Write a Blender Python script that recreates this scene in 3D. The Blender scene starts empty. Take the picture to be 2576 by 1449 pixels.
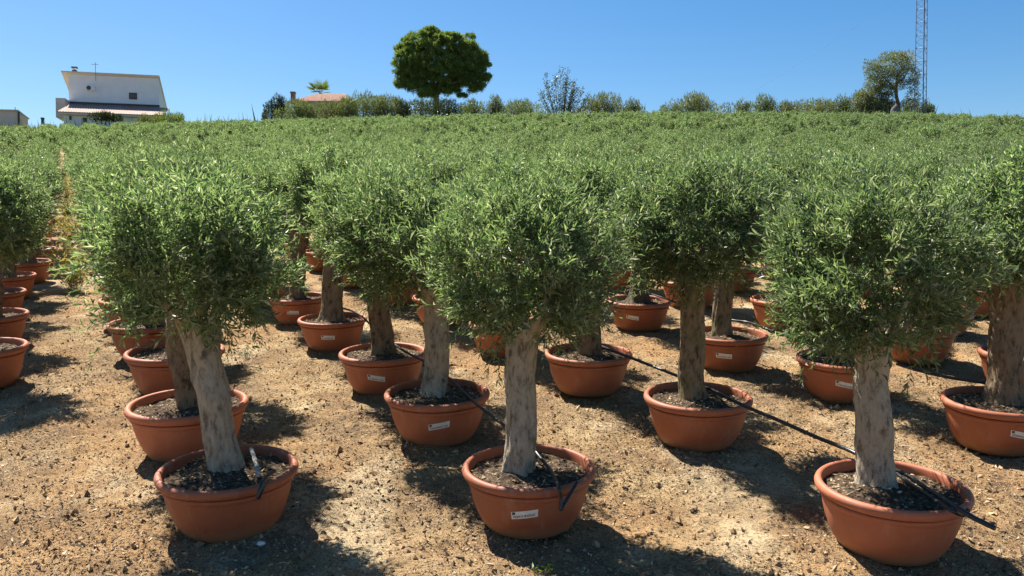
import bpy, math, random
import numpy as np
from mathutils import Vector, Matrix

R = math.radians
rng = np.random.default_rng(7)
random.seed(7)
SC = bpy.context.scene
COL = SC.collection

# ------------------------------------------------------------------ camera model (photo measured in a 2576 x 1449 grid)
F, CX, CY, PITCH, CZ = 2150.0, 1288.0, 724.5, R(2.0), 2.11
SLOPE = 0.1198                                   # the nursery bed rises away from the viewer

def ray(px, py):
    u, v = (px - CX) / F, (CY - py) / F
    return np.array([u, math.cos(PITCH) + v * math.sin(PITCH), -math.sin(PITCH) + v * math.cos(PITCH)])

def at(px, py, Y):
    d = ray(px, py)
    return np.array([0, 0, CZ]) + d * (Y / d[1])

def on_bed(px, py, h):
    """point of the near bed raised by h that the photo shows at px, py"""
    d = ray(px, py)
    t = (CZ - h) / (SLOPE * d[1] - d[2])
    return np.array([0, 0, CZ]) + d * t

# ------------------------------------------------------------------ noise
def _hash(ix, iy, s):
    n = (ix.astype(np.int64) * 374761393 + iy.astype(np.int64) * 668265263 + s * 974711) & 0x7fffffff
    n = ((n ^ (n >> 13)) * 1274126177) & 0x7fffffff
    n = (n ^ (n >> 16)) & 0xffff
    return n / 65535.0

def vnoise(x, y, s=0):
    x = np.asarray(x, float); y = np.asarray(y, float)
    ix, iy = np.floor(x), np.floor(y)
    fx, fy = x - ix, y - iy
    fx = fx * fx * (3 - 2 * fx); fy = fy * fy * (3 - 2 * fy)
    a, b = _hash(ix, iy, s), _hash(ix + 1, iy, s)
    c, d = _hash(ix, iy + 1, s), _hash(ix + 1, iy + 1, s)
    return (a + (b - a) * fx) * (1 - fy) + (c + (d - c) * fx) * fy

# ------------------------------------------------------------------ terrain
_ys = np.arange(-60, 700.01, 0.25)
_sl = np.interp(_ys, [-60, 12, 30, 56, 68, 80, 80.5, 82.5, 83, 105, 130, 700], [SLOPE, SLOPE, .187, .187, .155, .155, .56, .56, .15, .15, -.02, -.02])
_zs = np.cumsum(_sl) * 0.25
_zs -= np.interp(0, _ys, _zs)

def terrain(x, y):
    x = np.asarray(x, float); y = np.asarray(y, float)
    z = np.interp(y, _ys, _zs)
    u = x / np.maximum(y, 5.0)
    k = np.clip((y - 22) / 45, 0, 1); k = k * k * (3 - 2 * k)
    lat = np.interp(u, [-.62, -.39, -.27, -.13, .005, .145, .33, .52, .62],
                    [-.84, -.42, -.26, .04, .22, .36, .36, .18, -.05])
    return z + k * lat

def terr(x, y):
    return float(terrain(np.array([x]), np.array([y]))[0])

# ------------------------------------------------------------------ mesh building
def mk(name, V, groups, mats, parent=None, smooth=False, loc=None):
    """groups: list of (faces array (n,k), material index)"""
    me = bpy.data.meshes.new(name)
    fill(me, V, groups, mats, smooth)
    return link(name, me, parent, loc)

def fill(me, V, groups, mats, smooth=False):
    V = np.asarray(V, np.float32)
    groups = [(np.asarray(f, np.int32), m) for f, m in groups if len(f)]
    loops = np.concatenate([f.ravel() for f, _ in groups])
    tot = np.concatenate([np.full(len(f), f.shape[1], np.int32) for f, _ in groups])
    mi = np.concatenate([np.full(len(f), m, np.int32) for f, m in groups])
    me.vertices.add(len(V)); me.vertices.foreach_set('co', V.ravel())
    me.loops.add(len(loops)); me.loops.foreach_set('vertex_index', loops)
    me.polygons.add(len(tot))
    me.polygons.foreach_set('loop_start', (np.cumsum(tot) - tot).astype(np.int32))
    me.polygons.foreach_set('loop_total', tot)
    me.polygons.foreach_set('material_index', mi)
    me.polygons.foreach_set('use_smooth', np.full(len(tot), bool(smooth)))
    for m in (mats if isinstance(mats, (list, tuple)) else [mats]):
        me.materials.append(m)
    me.update(); me.validate()
    return me

def mesh_data(name, V, groups, mats, smooth=False):
    return fill(bpy.data.meshes.new(name), V, groups, mats, smooth)

def link(name, me, parent=None, loc=None, rot=None, scale=None):
    o = bpy.data.objects.new(name, me)
    COL.objects.link(o)
    if parent is not None: o.parent = parent
    if loc is not None: o.location = loc
    if rot is not None: o.rotation_euler = rot
    if scale is not None: o.scale = (scale,) * 3 if np.isscalar(scale) else scale
    return o

def tag(o, label=None, cat=None, group=None, kind=None):
    for k, v in (('label', label), ('category', cat), ('group', group), ('kind', kind)):
        if v: o[k] = v
    return o

def thing(name, label, cat, loc, rz=0, group=None):
    o = bpy.data.objects.new(name, None); COL.objects.link(o)
    o.empty_display_size = .1
    o.location = loc; o.rotation_euler = (0, 0, rz)
    return tag(o, label, cat, group)

class MB:
    """collects pieces of one mesh"""
    def __init__(s): s.V = []; s.g = []; s.n = 0
    def add(s, V, F, m=0):
        V = np.asarray(V, float); F = np.asarray(F, np.int64)
        s.V.append(V); s.g.append((F + s.n, m)); s.n += len(V)
        return s
    def box(s, x0, x1, y0, y1, z0, z1, m=0):
        V = [(x, y, z) for x in (x0, x1) for y in (y0, y1) for z in (z0, z1)]
        return s.add(V, [(0, 1, 3, 2), (4, 6, 7, 5), (0, 4, 5, 1), (2, 3, 7, 6), (0, 2, 6, 4), (1, 5, 7, 3)], m)
    def tube(s, pts, rad, n=8, m=0, caps=True):
        V, F = tube(pts, rad, n)
        s.add(V, F, m)
        if caps:
            k = len(V)
            s.add(np.concatenate([V[:n], V[k - n:]]), [tuple(range(n))[::-1], tuple(range(n, 2 * n))], m)
        return s
    def data(s, name, mats, smooth=False):
        return mesh_data(name, np.concatenate(s.V), s.g, mats, smooth)
    def build(s, name, mats, parent=None, smooth=False, loc=None):
        return link(name, s.data(name, mats, smooth), parent, loc)

def tube(pts, rad, n=8):
    P = np.asarray(pts, float); k = len(P)
    rad = np.full(k, rad) if np.isscalar(rad) else np.asarray(rad, float)
    T = np.gradient(P, axis=0); T /= np.linalg.norm(T, axis=1, keepdims=True) + 1e-9
    a = np.array([0, 0, 1.]) if abs(T[0][2]) < .9 else np.array([1., 0, 0])
    V = []
    for i in range(k):
        u = np.cross(T[i], a); u /= np.linalg.norm(u) + 1e-9
        w = np.cross(T[i], u); a = np.cross(u, T[i]) if abs(np.dot(a, T[i])) > .95 else a
        th = np.arange(n) * 2 * math.pi / n
        V.append(P[i] + rad[i] * (np.cos(th)[:, None] * u + np.sin(th)[:, None] * w))
    V = np.concatenate(V)
    i, j = np.meshgrid(np.arange(k - 1), np.arange(n), indexing='ij')
    F_ = np.stack([i * n + j, i * n + (j + 1) % n, (i + 1) * n + (j + 1) % n, (i + 1) * n + j], -1).reshape(-1, 4)
    return V, F_

def lathe(prof, seg=72):
    prof = np.asarray(prof, float); k = len(prof)
    th = np.arange(seg) * 2 * math.pi / seg
    V = np.stack([prof[:, 0:1] * np.cos(th), prof[:, 0:1] * np.sin(th), np.repeat(prof[:, 1:2], seg, 1)], -1).reshape(-1, 3)
    i, j = np.meshgrid(np.arange(k - 1), np.arange(seg), indexing='ij')
    F_ = np.stack([i * seg + j, i * seg + (j + 1) % seg, (i + 1) * seg + (j + 1) % seg, (i + 1) * seg + j], -1).reshape(-1, 4)
    return V, F_

def catmull(pts, per=8):
    P = np.asarray(pts, float)
    P = np.concatenate([[2 * P[0] - P[1]], P, [2 * P[-1] - P[-2]]])
    out = []
    for i in range(1, len(P) - 2):
        for t in np.linspace(0, 1, per, endpoint=False):
            a, b, c, d = P[i - 1:i + 3]
            out.append(.5 * (2 * b + (c - a) * t + (2 * a - 5 * b + 4 * c - d) * t ** 2 + (3 * b - a - 3 * c + d) * t ** 3))
    out.append(P[-2])
    return np.array(out)

# ------------------------------------------------------------------ materials
class NT:
    def __init__(s, name):
        s.m = bpy.data.materials.new(name); s.m.use_nodes = True
        s.t = s.m.node_tree; s.b = s.t.nodes['Principled BSDF']; s.out = s.t.nodes['Material Output']
    def n(s, typ, **kw):
        x = s.t.nodes.new(typ)
        for k, v in kw.items():
            if k in x.inputs: x.inputs[k].default_value = v
            else: setattr(x, k, v)
        return x
    def l(s, a, b): s.t.links.new(a, b)
    def coord(s, scale=None, kind='Object'):
        c = s.n('ShaderNodeTexCoord').outputs[kind]
        if scale is None: return c
        mp = s.n('ShaderNodeMapping'); mp.inputs['Scale'].default_value = scale; s.l(c, mp.inputs[0]); return mp.outputs[0]
    def noise(s, vec, scale, detail=4, rough=.55, out=0):
        x = s.n('ShaderNodeTexNoise'); x.inputs['Scale'].default_value = scale
        x.inputs['Detail'].default_value = detail; x.inputs['Roughness'].default_value = rough
        s.l(vec, x.inputs['Vector']); return x.outputs[out]
    def ramp(s, fac, stops, interp='LINEAR'):
        x = s.n('ShaderNodeValToRGB'); cr = x.color_ramp; cr.interpolation = interp
        while len(cr.elements) < len(stops): cr.elements.new(.5)
        for e, (p, c) in zip(cr.elements, stops):
            e.position = p; e.color = (c[0], c[1], c[2], 1) if not np.isscalar(c) else (c, c, c, 1)
        s.l(fac, x.inputs[0]); return x.outputs[0]
    def mix(s, fac, a, b, mode='MIX'):
        x = s.n('ShaderNodeMix', data_type='RGBA', blend_type=mode)
        for v, i in ((fac, 0), (a, 6), (b, 7)):
            if hasattr(v, 'is_linked'): s.l(v, x.inputs[i])
            else: x.inputs[i].default_value = v if i == 0 else (*v, 1)
        return x.outputs[2]
    def bump(s, h, strength=.4, dist=.01, nrm=None):
        x = s.n('ShaderNodeBump'); x.inputs['Strength'].default_value = strength; x.inputs['Distance'].default_value = dist
        s.l(h, x.inputs['Height'])
        if nrm: s.l(nrm, x.inputs['Normal'])
        return x.outputs[0]

def plain(name, col, rough=.6, var=.15, scale=6, metal=0, bump=0):
    t = NT(name)
    n = t.noise(t.coord(), scale, 5)
    c = t.ramp(n, [(.3, tuple(v * (1 - var) for v in col)), (.7, tuple(min(1, v * (1 + var)) for v in col))])
    t.l(c, t.b.inputs['Base Color']); t.b.inputs['Roughness'].default_value = rough
    t.b.inputs['Metallic'].default_value = metal
    if bump: t.l(t.bump(n, bump), t.b.inputs['Normal'])
    return t.m

def leaf_mat(name, stops, trans=.32, tcol=(1.5, 1.55, .75), rough=.42, spec=.5, vary=.16):
    t = NT(name)
    g = t.n('ShaderNodeNewGeometry'); oi = t.n('ShaderNodeObjectInfo')
    c = t.ramp(g.outputs['Random Per Island'], stops)
    mr = t.n('ShaderNodeMapRange'); mr.inputs['To Min'].default_value = 1 - vary; mr.inputs['To Max'].default_value = 1 + vary
    t.l(oi.outputs['Random'], mr.inputs['Value'])
    hs = t.n('ShaderNodeHueSaturation'); t.l(c, hs.inputs['Color']); t.l(mr.outputs[0], hs.inputs['Value'])
    t.l(hs.outputs[0], t.b.inputs['Base Color'])
    t.b.inputs['Roughness'].default_value = rough; t.b.inputs['Specular IOR Level'].default_value = spec
    tr = t.n('ShaderNodeBsdfTranslucent'); t.l(t.mix(1.0, hs.outputs[0], tcol, 'MULTIPLY'), tr.inputs['Color'])
    ms = t.n('ShaderNodeMixShader'); ms.inputs[0].default_value = trans
    t.l(t.b.outputs[0], ms.inputs[1]); t.l(tr.outputs[0], ms.inputs[2]); t.l(ms.outputs[0], t.out.inputs['Surface'])
    return t.m

M = {}
M['leaf'] = leaf_mat('olive_leaf', [(0, (.05, .083, .045)), (.3, (.102, .152, .076)), (.62, (.155, .21, .104)), (.85, (.238, .282, .162)), (1, (.38, .395, .32))], trans=.46, tcol=(1.5, 1.62, .9), rough=.42, spec=.55)
M['twig'] = plain('olive_twig', (.2, .2, .11), .7)
M['pine'] = leaf_mat('pine_needle', [(0, (.07, .13, .038)), (.5, (.15, .22, .058)), (1, (.27, .32, .1))], trans=.36, rough=.5, vary=0)
M['bush_olive'] = leaf_mat('grey_green_leaf', [(0, (.08, .11, .045)), (.5, (.16, .2, .085)), (1, (.28, .3, .17))], trans=.25, rough=.5, vary=.05)
M['bush_brown'] = leaf_mat('brown_green_leaf', [(0, (.085, .11, .048)), (.5, (.165, .192, .082)), (1, (.29, .28, .155))], trans=.25, rough=.55, vary=.05)
M['bush_dark'] = leaf_mat('dark_leaf', [(0, (.02, .035, .012)), (.6, (.04, .06, .02)), (1, (.1, .12, .06))], trans=.2, rough=.4, vary=.05)
M['bush_grey'] = leaf_mat('dusky_leaf', [(0, (.04, .055, .028)), (.6, (.085, .105, .055)), (1, (.18, .2, .12))], trans=.25, rough=.45, vary=.05)
M['bush_lime'] = leaf_mat('lime_leaf', [(0, (.06, .1, .02)), (.5, (.13, .18, .035)), (1, (.22, .25, .06))], trans=.35, rough=.5, vary=.05)
M['grass'] = leaf_mat('grass_blade', [(0, (.09, .13, .04)), (.5, (.16, .2, .06)), (1, (.34, .3, .15))], trans=.35, rough=.6, vary=0)
M['dry'] = leaf_mat('dry_weed', [(0, (.3, .24, .1)), (.5, (.42, .34, .17)), (1, (.2, .22, .08))], trans=.3, rough=.7, vary=0)

def pot_material(name, dark=1.0):
    t = NT(name)
    co = t.coord()
    n1 = t.noise(co, 5, 5, .6); n2 = t.noise(co, 45, 3)
    c = t.ramp(n1, [(.3, (.315 * dark, .095 * dark, .044 * dark)), (.7, (.39 * dark, .125 * dark, .062 * dark))])
    oi = t.n('ShaderNodeObjectInfo'); wn = t.n('ShaderNodeTexWhiteNoise'); t.l(oi.outputs['Location'], wn.inputs['Vector'])
    mr = t.n('ShaderNodeMapRange'); mr.inputs['To Min'].default_value = .82; mr.inputs['To Max'].default_value = 1.16; t.l(wn.outputs['Value'], mr.inputs['Value'])
    hs = t.n('ShaderNodeHueSaturation'); t.l(mr.outputs[0], hs.inputs['Value']); t.l(c, hs.inputs['Color']); c = hs.outputs[0]
    ofs = t.n('ShaderNodeVectorMath', operation='ADD'); t.l(co, ofs.inputs[0]); t.l(oi.outputs['Location'], ofs.inputs[1]); co = ofs.outputs[0]
    sm_ = t.n('ShaderNodeMapping'); sm_.inputs['Scale'].default_value = (9, 9, .9); t.l(co, sm_.inputs[0])
    c = t.mix(t.ramp(t.noise(sm_.outputs[0], 1.6, 5, .6), [(.56, 0), (.74, .25)]), c, (.5, .3, .22))
    c = t.mix(t.ramp(t.noise(sm_.outputs[0], 2.3, 4, .6), [(.6, 0), (.76, .28)]), c, (.17, .06, .032))
    dust = t.ramp(t.noise(co, 3.2, 6, .7), [(.48, 0), (.75, .3)])
    c = t.mix(dust, c, (.44, .225, .15))
    scuff = t.ramp(n2, [(.62, 0), (.72, .25)])
    c = t.mix(scuff, c, (.44, .2, .12))
    # splashed soil on the lowest part of the wall
    sx = t.n('ShaderNodeSeparateXYZ'); t.l(t.coord(), sx.inputs[0])
    ad = t.n('ShaderNodeMath', operation='MULTIPLY_ADD'); ad.inputs[1].default_value = .12; t.l(t.noise(co, 9, 6, .7), ad.inputs[0]); t.l(sx.outputs['Z'], ad.inputs[2])
    c = t.mix(t.ramp(ad.outputs[0], [(.05, .85), (.17, 0)]), c, (.36, .21, .11))
    t.l(c, t.b.inputs['Base Color'])
    t.l(t.ramp(n1, [(.3, .5), (.7, .68)]), t.b.inputs['Roughness'])
    t.b.inputs['Specular IOR Level'].default_value = .35
    t.l(t.bump(n2, .03, .003), t.b.inputs['Normal'])
    return t.m
M['pot'] = pot_material('terracotta_plastic')

def bark_material(name, light, dark, moss=0):
    t = NT(name)
    n1 = t.noise(t.coord((13, 13, 5.5)), 1.8, 9, .76)
    n2 = t.noise(t.coord((1, 1, .75)), 9, 8, .72)
    n3 = t.noise(t.coord((40, 40, 9)), 1.2, 4, .6)
    c = t.ramp(n1, [(.38, dark), (.5, light), (.75, tuple(min(1, v * 1.35) for v in light))])
    c = t.mix(t.ramp(n2, [(.6, 0), (.72, .5)]), c, tuple(v * .75 for v in dark))
    v = t.n('ShaderNodeTexVoronoi'); v.inputs['Scale'].default_value = 6.5; t.l(t.coord((1, 1, .8)), v.inputs['Vector'])
    c = t.mix(t.ramp(v.outputs['Distance'], [(.07, .7), (.15, 0)]), c, (.05, .036, .024))
    if moss:
        c = t.mix(t.ramp(t.noise(t.coord(), 4.5, 5), [(.5, 0), (.7, moss)]), c, (.11, .12, .035))
    t.l(c, t.b.inputs['Base Color']); t.b.inputs['Roughness'].default_value = .85; t.b.inputs['Specular IOR Level'].default_value = .2
    h = t.n('ShaderNodeMath', operation='ADD'); t.l(n1, h.inputs[0]); t.l(n3, h.inputs[1])
    t.l(t.bump(h.outputs[0], .9, .016), t.b.inputs['Normal'])
    return t.m
M['bark_pale'] = bark_material('pale_olive_bark', (.37, .315, .235), (.15, .115, .08))
M['bark_brown'] = bark_material('brown_olive_bark', (.22, .155, .095), (.055, .038, .025))
M['bark_moss'] = bark_material('mossy_olive_bark', (.24, .18, .11), (.06, .044, .028), .7)
M['bark_dark'] = bark_material('dark_bark', (.12, .09, .065), (.04, .03, .022))

def soil_material():
    t = NT('potting_soil'); co = t.coord()
    n = t.noise(co, 26, 6, .7); v = t.n('ShaderNodeTexVoronoi'); v.inputs['Scale'].default_value = 60; t.l(co, v.inputs['Vector'])
    c = t.ramp(n, [(.3, (.035, .024, .016)), (.5, (.1, .066, .042)), (.72, (.3, .215, .135))])
    c = t.mix(t.ramp(v.outputs['Distance'], [(.3, 0), (.6, .5)]), c, (.03, .022, .016))
    t.l(c, t.b.inputs['Base Color']); t.b.inputs['Roughness'].default_value = .95; t.b.inputs['Specular IOR Level'].default_value = .1
    t.l(t.bump(n, .9, .02), t.b.inputs['Normal'])
    return t.m
M['soil'] = soil_material()

def island_mat(name, stops, rough=.85):
    t = NT(name); g = t.n('ShaderNodeNewGeometry')
    t.l(t.ramp(g.outputs['Random Per Island'], stops), t.b.inputs['Base Color'])
    t.b.inputs['Roughness'].default_value = rough; t.b.inputs['Specular IOR Level'].default_value = .25
    return t.m
M['chips'] = island_mat('dry_litter', [(0, (.075, .05, .032)), (.3, (.16, .11, .065)), (.55, (.28, .2, .115)), (.8, (.42, .31, .18)), (1, (.52, .41, .26))])
M['stones'] = island_mat('small_clods', [(0, (.13, .08, .045)), (.5, (.32, .2, .1)), (.95, (.46, .32, .18)), (1, (.5, .42, .32))])

def ground_material():
    t = NT('sandy_soil'); co = t.coord()
    big = t.noise(co, .55, 5, .6); mid = t.noise(co, 2.3, 6, .62); sm = t.noise(co, 13, 6, .7); fine = t.noise(co, 55, 5, .7); grit = t.noise(co, 150, 3, .7)
    c = t.ramp(mid, [(.3, (.32, .195, .1)), (.46, (.43, .28, .14)), (.6, (.55, .39, .205)), (.72, (.76, .6, .365))])
    c = t.mix(t.ramp(big, [(.45, 0), (.62, .6)]), c, (.48, .26, .11))
    # pale sand worn bare in patches
    c = t.mix(t.ramp(t.noise(t.coord((1, .55, 1)), .95, 6, .6), [(.54, 0), (.64, .8)]), c, (.74, .585, .36))
    # grey brown litter mulch in drifts
    k = t.n('ShaderNodeMath', operation='MULTIPLY'); t.l(t.ramp(t.noise(co, 1.25, 7, .68), [(.42, 0), (.59, .92)]), k.inputs[0]); t.l(t.ramp(sm, [(.36, 0), (.56, .9)]), k.inputs[1])
    c = t.mix(k.outputs[0], c, (.2, .135, .085))
    c = t.mix(t.ramp(sm, [(.3, .6), (.44, 0)]), c, (.26, .165, .09))
    c = t.mix(t.ramp(fine, [(.36, .85), (.49, 0)]), c, (.13, .082, .046))
    c = t.mix(t.ramp(fine, [(.56, 0), (.74, .55)]), c, (.74, .58, .38))
    c = t.mix(t.ramp(grit, [(.34, .6), (.44, 0)]), c, (.09, .06, .04))
    # rough grass and weeds beyond the last row of pots
    sx = t.n('ShaderNodeSeparateXYZ'); t.l(co, sx.inputs[0])
    mr = t.n('ShaderNodeMapRange'); mr.inputs['From Min'].default_value = 76; mr.inputs['From Max'].default_value = 80; t.l(sx.outputs['Y'], mr.inputs['Value'])
    c = t.mix(mr.outputs[0], c, t.ramp(sm, [(.3, (.045, .06, .02)), (.7, (.12, .125, .05))]))
    t.l(c, t.b.inputs['Base Color']); t.b.inputs['Roughness'].default_value = .95; t.b.inputs['Specular IOR Level'].default_value = .08
    h1 = t.bump(sm, .8, .07); h2 = t.bump(fine, 1.0, .025, h1)
    t.l(t.bump(grit, .7, .009, h2), t.b.inputs['Normal'])
    return t.m
M['ground'] = ground_material()
M['hose'] = plain('black_polyethylene', (.018, .018, .02), .38, .3, 20)
M['hose_grey'] = plain('weathered_polyethylene', (.3, .29, .27), .45, .3, 20)
M['paper'] = plain('white_label_paper', (.72, .7, .67), .5, .06, 30)
M['ink'] = plain('label_ink', (.055, .045, .05), .5, .2, 40)
M['white_wall'] = plain('white_render', (.82, .82, .81), .85, .05, 1.2, 0, .05)
M['cream_wall'] = plain('cream_render', (.72, .62, .52), .85, .06, 1.0, 0, .05)
M['pink_wall'] = plain('pinkish_render', (.68, .56, .48), .85, .06, 1.0)
M['tile'] = plain('faded_roof_tile', (.34, .225, .185), .8, .2, 3)
M['tile_red'] = plain('red_roof_tile', (.33, .16, .1), .8, .25, 3)
M['dark_metal'] = plain('dark_metal', (.06, .06, .065), .5, .2, 4)
M['grey_metal'] = plain('galvanised_steel', (.2, .21, .23), .55, .2, 5, 0)
M['glass'] = plain('window_glass', (.12, .13, .15), .1, .1, 2)
M['wall_shadow'] = plain('wall_shadow_tone', (.07, .065, .07), .7, .2, 3)  # dark tone standing in for the house wall's shadow
M['brick'] = plain('pale_brick', (.36, .2, .15), .85, .15, 8)
M['rock'] = plain('grey_rock', (.13, .12, .115), .9, .2, 3, 0, .4)
M['pebble'] = plain('white_pebble', (.7, .66, .6), .7, .1, 20)

# ------------------------------------------------------------------ leaves in bulk
def unit(v): return v / (np.linalg.norm(v, axis=-1, keepdims=True) + 1e-9)

def leaf_quads(base, d, side, L, W, droop=.12, fold=.25):
    """folded lance-shaped leaves: base (n,3), direction, side vector, length, width -> V, tri faces"""
    nrm = np.cross(side, d)
    mid = base + d * (L * .46)[:, None]
    a = mid + side * (W / 2)[:, None] + nrm * (W * fold)[:, None]
    b = mid - side * (W / 2)[:, None] + nrm * (W * fold)[:, None]
    tip = base + d * L[:, None] - nrm * (L * droop)[:, None]
    V = np.stack([base, a, tip, b], 1).reshape(-1, 3)
    i = np.arange(len(base)) * 4
    return V, np.concatenate([np.stack([i, i + 1, i + 2], 1), np.stack([i, i + 2, i + 3], 1)])

def rand_perp(d, g):
    r = g.normal(size=d.shape)
    return unit(np.cross(d, r))

def olive_crown(name, seed, shoots, per, leaf, width, twigs=True, core=.2):
    g = np.random.default_rng(seed)
    n = shoots
    nc = max(40, n // 15)                              # shoots grow in tufts with dark gaps between them
    uc = unit(g.normal(size=(nc, 3)))
    uc[:, 2] = np.where(uc[:, 2] < -.86, -uc[:, 2] * g.random(nc), uc[:, 2]); uc = unit(uc)
    cf = g.uniform(.8, 1.1, nc)
    kc = g.integers(0, nc, n)
    off = g.normal(size=(n, 3)) * .135
    u = unit(uc[kc] + off)
    dist = np.linalg.norm(u - uc[kc], axis=1)
    # lumpy bun-shaped envelope
    ph = g.random(12) * 6.28
    az = np.arctan2(u[:, 1], u[:, 0]); el = np.arcsin(np.clip(u[:, 2], -1, 1))
    lump = 1 + .08 * np.sin(3 * az + ph[0]) + .08 * np.sin(5 * az + 3 * el + ph[1]) + .08 * np.sin(4 * el + 2 * az + ph[2]) + .07 * np.sin(9 * az - 6 * el + ph[3]) + .05 * np.sin(14 * az + 9 * el + ph[4])
    up = np.clip(u[:, 2], 0, 1); dn = np.clip(-u[:, 2], 0, 1)
    rad = np.stack([.555 * lump, .555 * lump, np.where(u[:, 2] > 0, .45, .40) * lump], 1)
    fr = np.where(g.random(n) < core, g.uniform(.35, .72, n), cf[kc] * (1 - 2.2 * dist ** 2) * g.uniform(.86, 1.0, n))
    sq = 1 / (np.hypot(u[:, 0], u[:, 1]) ** 2.5 + np.abs(u[:, 2]) ** 2.5) ** .4
    base = u * rad * (fr * sq)[:, None]
    base[:, :2] *= (1 - .28 * dn)[:, None]
    keep = np.ones(n, bool)
    d = unit(uc[kc] * np.array([.9, .9, .7]) + (u - uc[kc]) * 2.0 + np.array([0, 0, .48]) + g.normal(size=(n, 3)) * .3)
    Ls = g.uniform(.09, .2, n) * np.where(g.random(n) < .17, 1.6, 1)
    base, d, Ls, fr = base[keep], d[keep], Ls[keep], fr[keep]; n = len(base)
    t = np.linspace(.02, 1, per)
    side = rand_perp(d, g); s2 = np.cross(d, side)
    bend = g.normal(size=(n, 3)) * .12 + np.array([0, 0, -.08])
    P = base[:, None] + d[:, None] * (Ls[:, None] * t)[:, :, None] + bend[:, None] * (Ls[:, None] * t ** 2)[:, :, None]
    k = np.arange(per)
    roll = (k // 2) * 1.57 + (k % 2) * math.pi
    roll = roll[None] + g.normal(size=(n, per)) * .35
    rad_dir = side[:, None] * np.cos(roll)[..., None] + s2[:, None] * np.sin(roll)[..., None]
    open_ = np.interp(t, [0, 1], [1.05, .45])[None] + g.normal(size=(n, per)) * .2
    ld = d[:, None] * np.cos(open_)[..., None] + rad_dir * np.sin(open_)[..., None]
    ld = unit(ld + g.normal(size=(n, per, 3)) * .12)
    ls = unit(np.cross(ld, d[:, None] + g.normal(size=(n, per, 3)) * .5))
    LL = leaf * g.uniform(.7, 1.25, (n, per)) * np.interp(t, [0, .6, 1], [.95, 1.05, .7])[None]
    WW = LL * width * g.uniform(.8, 1.25, (n, per))
    V, T = leaf_quads(P.reshape(-1, 3), ld.reshape(-1, 3), ls.reshape(-1, 3), LL.ravel(), WW.ravel())
    mb = MB(); mb.add(V, T, 0)
    if twigs:
        tw = .0016
        A, B = base, P[:, -1]
        e = np.stack([A + side * tw, A - side * tw * .5 + s2 * tw, A - side * tw * .5 - s2 * tw, B], 1).reshape(-1, 3)
        i = np.arange(n) * 4
        mb.add(e, np.concatenate([np.stack([i + a, i + b, i + 3], 1) for a, b in ((0, 1), (1, 2), (2, 0))]), 1)
    return mb.data(name, [M['leaf'], M['twig']])

CROWN_NEAR = [olive_crown('crown', 11 + i, 1850, 12, .058, .225) for i in range(5)]
CROWN_MID = [olive_crown('crown', 31 + i, 900, 10, .066, .27, False) for i in range(3)]
CROWN_FAR = [olive_crown('crown', 41 + i, 430, 10, .10, .28, False, .15) for i in range(2)]
CROWN_Z = 1.42

# ------------------------------------------------------------------ trunks
def olive_trunk(seed, rb=.11, rt=.1, lean=(0, 0), off=(0, 0), flare=.35, mat='bark_brown', top_flare=.25, limbs=6, dz=0):
    g = np.random.default_rng(seed)
    H0, H1, nr, ns = .27, 1.12 + dz, 44, 48
    t = np.linspace(0, 1, nr); a = np.arange(ns) * 2 * math.pi / ns
    T, A = np.meshgrid(t, a, indexing='ij')
    r = rb + (rt - rb) * T + flare * rb * np.exp(-T * 9) + top_flare * rt * np.clip((T - .7) / .3, 0, 1) ** 1.6
    r = r * (1 + .06 * np.sin(2 * A + g.random() * 6) + .035 * np.sin(3 * A + 2 * T + g.random() * 6))
    ca, sa = np.cos(A), np.sin(A)
    big = vnoise(ca * 2.2 + sa * 1.3 + 9, T * 4 + sa * 2.2, seed) - .5
    ridg = vnoise(A * 5 + 3, T * 5, seed + 1) - .5
    fine = vnoise(A * 11, T * 22, seed + 2) - .5
    root = np.exp(-T * 11) * np.maximum(0, np.sin(5 * A + g.random() * 6)) * .32
    fur = np.abs(vnoise(A * 3.2 + T * 1.5, T * 2.2, seed + 3) - .5) * 2
    r = r * (1 + .26 * big + .1 * ridg + .06 * fine + root - .10 * np.clip(.35 - fur, 0, 1) / .35)
    for q in range(7):                                  # knots and old pruning scars
        ta, tt, w_ = g.random() * 6.283, g.uniform(.12, .95), g.uniform(.16, .3)
        dA = np.angle(np.exp(1j * (A - ta))); dd = (dA / w_) ** 2 + ((T - tt) / (w_ * .16)) ** 2
        r = r * (1 + g.uniform(.1, .2) * np.exp(-dd) - g.uniform(.1, .3) * np.exp(-dd * 6))
    bx = np.interp(t, np.linspace(0, 1, 5), g.normal(size=5) * .012); by = np.interp(t, np.linspace(0, 1, 5), g.normal(size=5) * .012)
    cx = off[0] + lean[0] * t + bx; cy = off[1] + lean[1] * t + by
    X = cx[:, None] + r * ca; Y = cy[:, None] + r * sa; Z = H0 + (H1 - H0) * T
    V = np.stack([X, Y, Z], -1).reshape(-1, 3)
    i, j = np.meshgrid(np.arange(nr - 1), np.arange(ns), indexing='ij')
    Fq = np.stack([i * ns + j, i * ns + (j + 1) % ns, (i + 1) * ns + (j + 1) % ns, (i + 1) * ns + j], -1).reshape(-1, 4)
    mb = MB(); mb.add(V, Fq)
    mb.add(V[-ns:], [tuple(range(ns))])
    for k in range(limbs):
        th = k * 6.283 / limbs + g.normal() * .3
        p0 = np.array([cx[-1] + math.cos(th) * rt * .5, cy[-1] + math.sin(th) * rt * .5, H1 - .06])
        p1 = p0 + np.array([math.cos(th) * .12, math.sin(th) * .12, .16])
        p2 = p1 + np.array([math.cos(th + .3) * .14, math.sin(th + .3) * .14, g.uniform(.1, .25)])
        mb.tube([p0, p1, p2], [rt * .38, rt * .24, rt * .08], 7)
    return mb.data('trunk', [M[mat]], True), (off[0] + lean[0], off[1] + lean[1])

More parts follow.
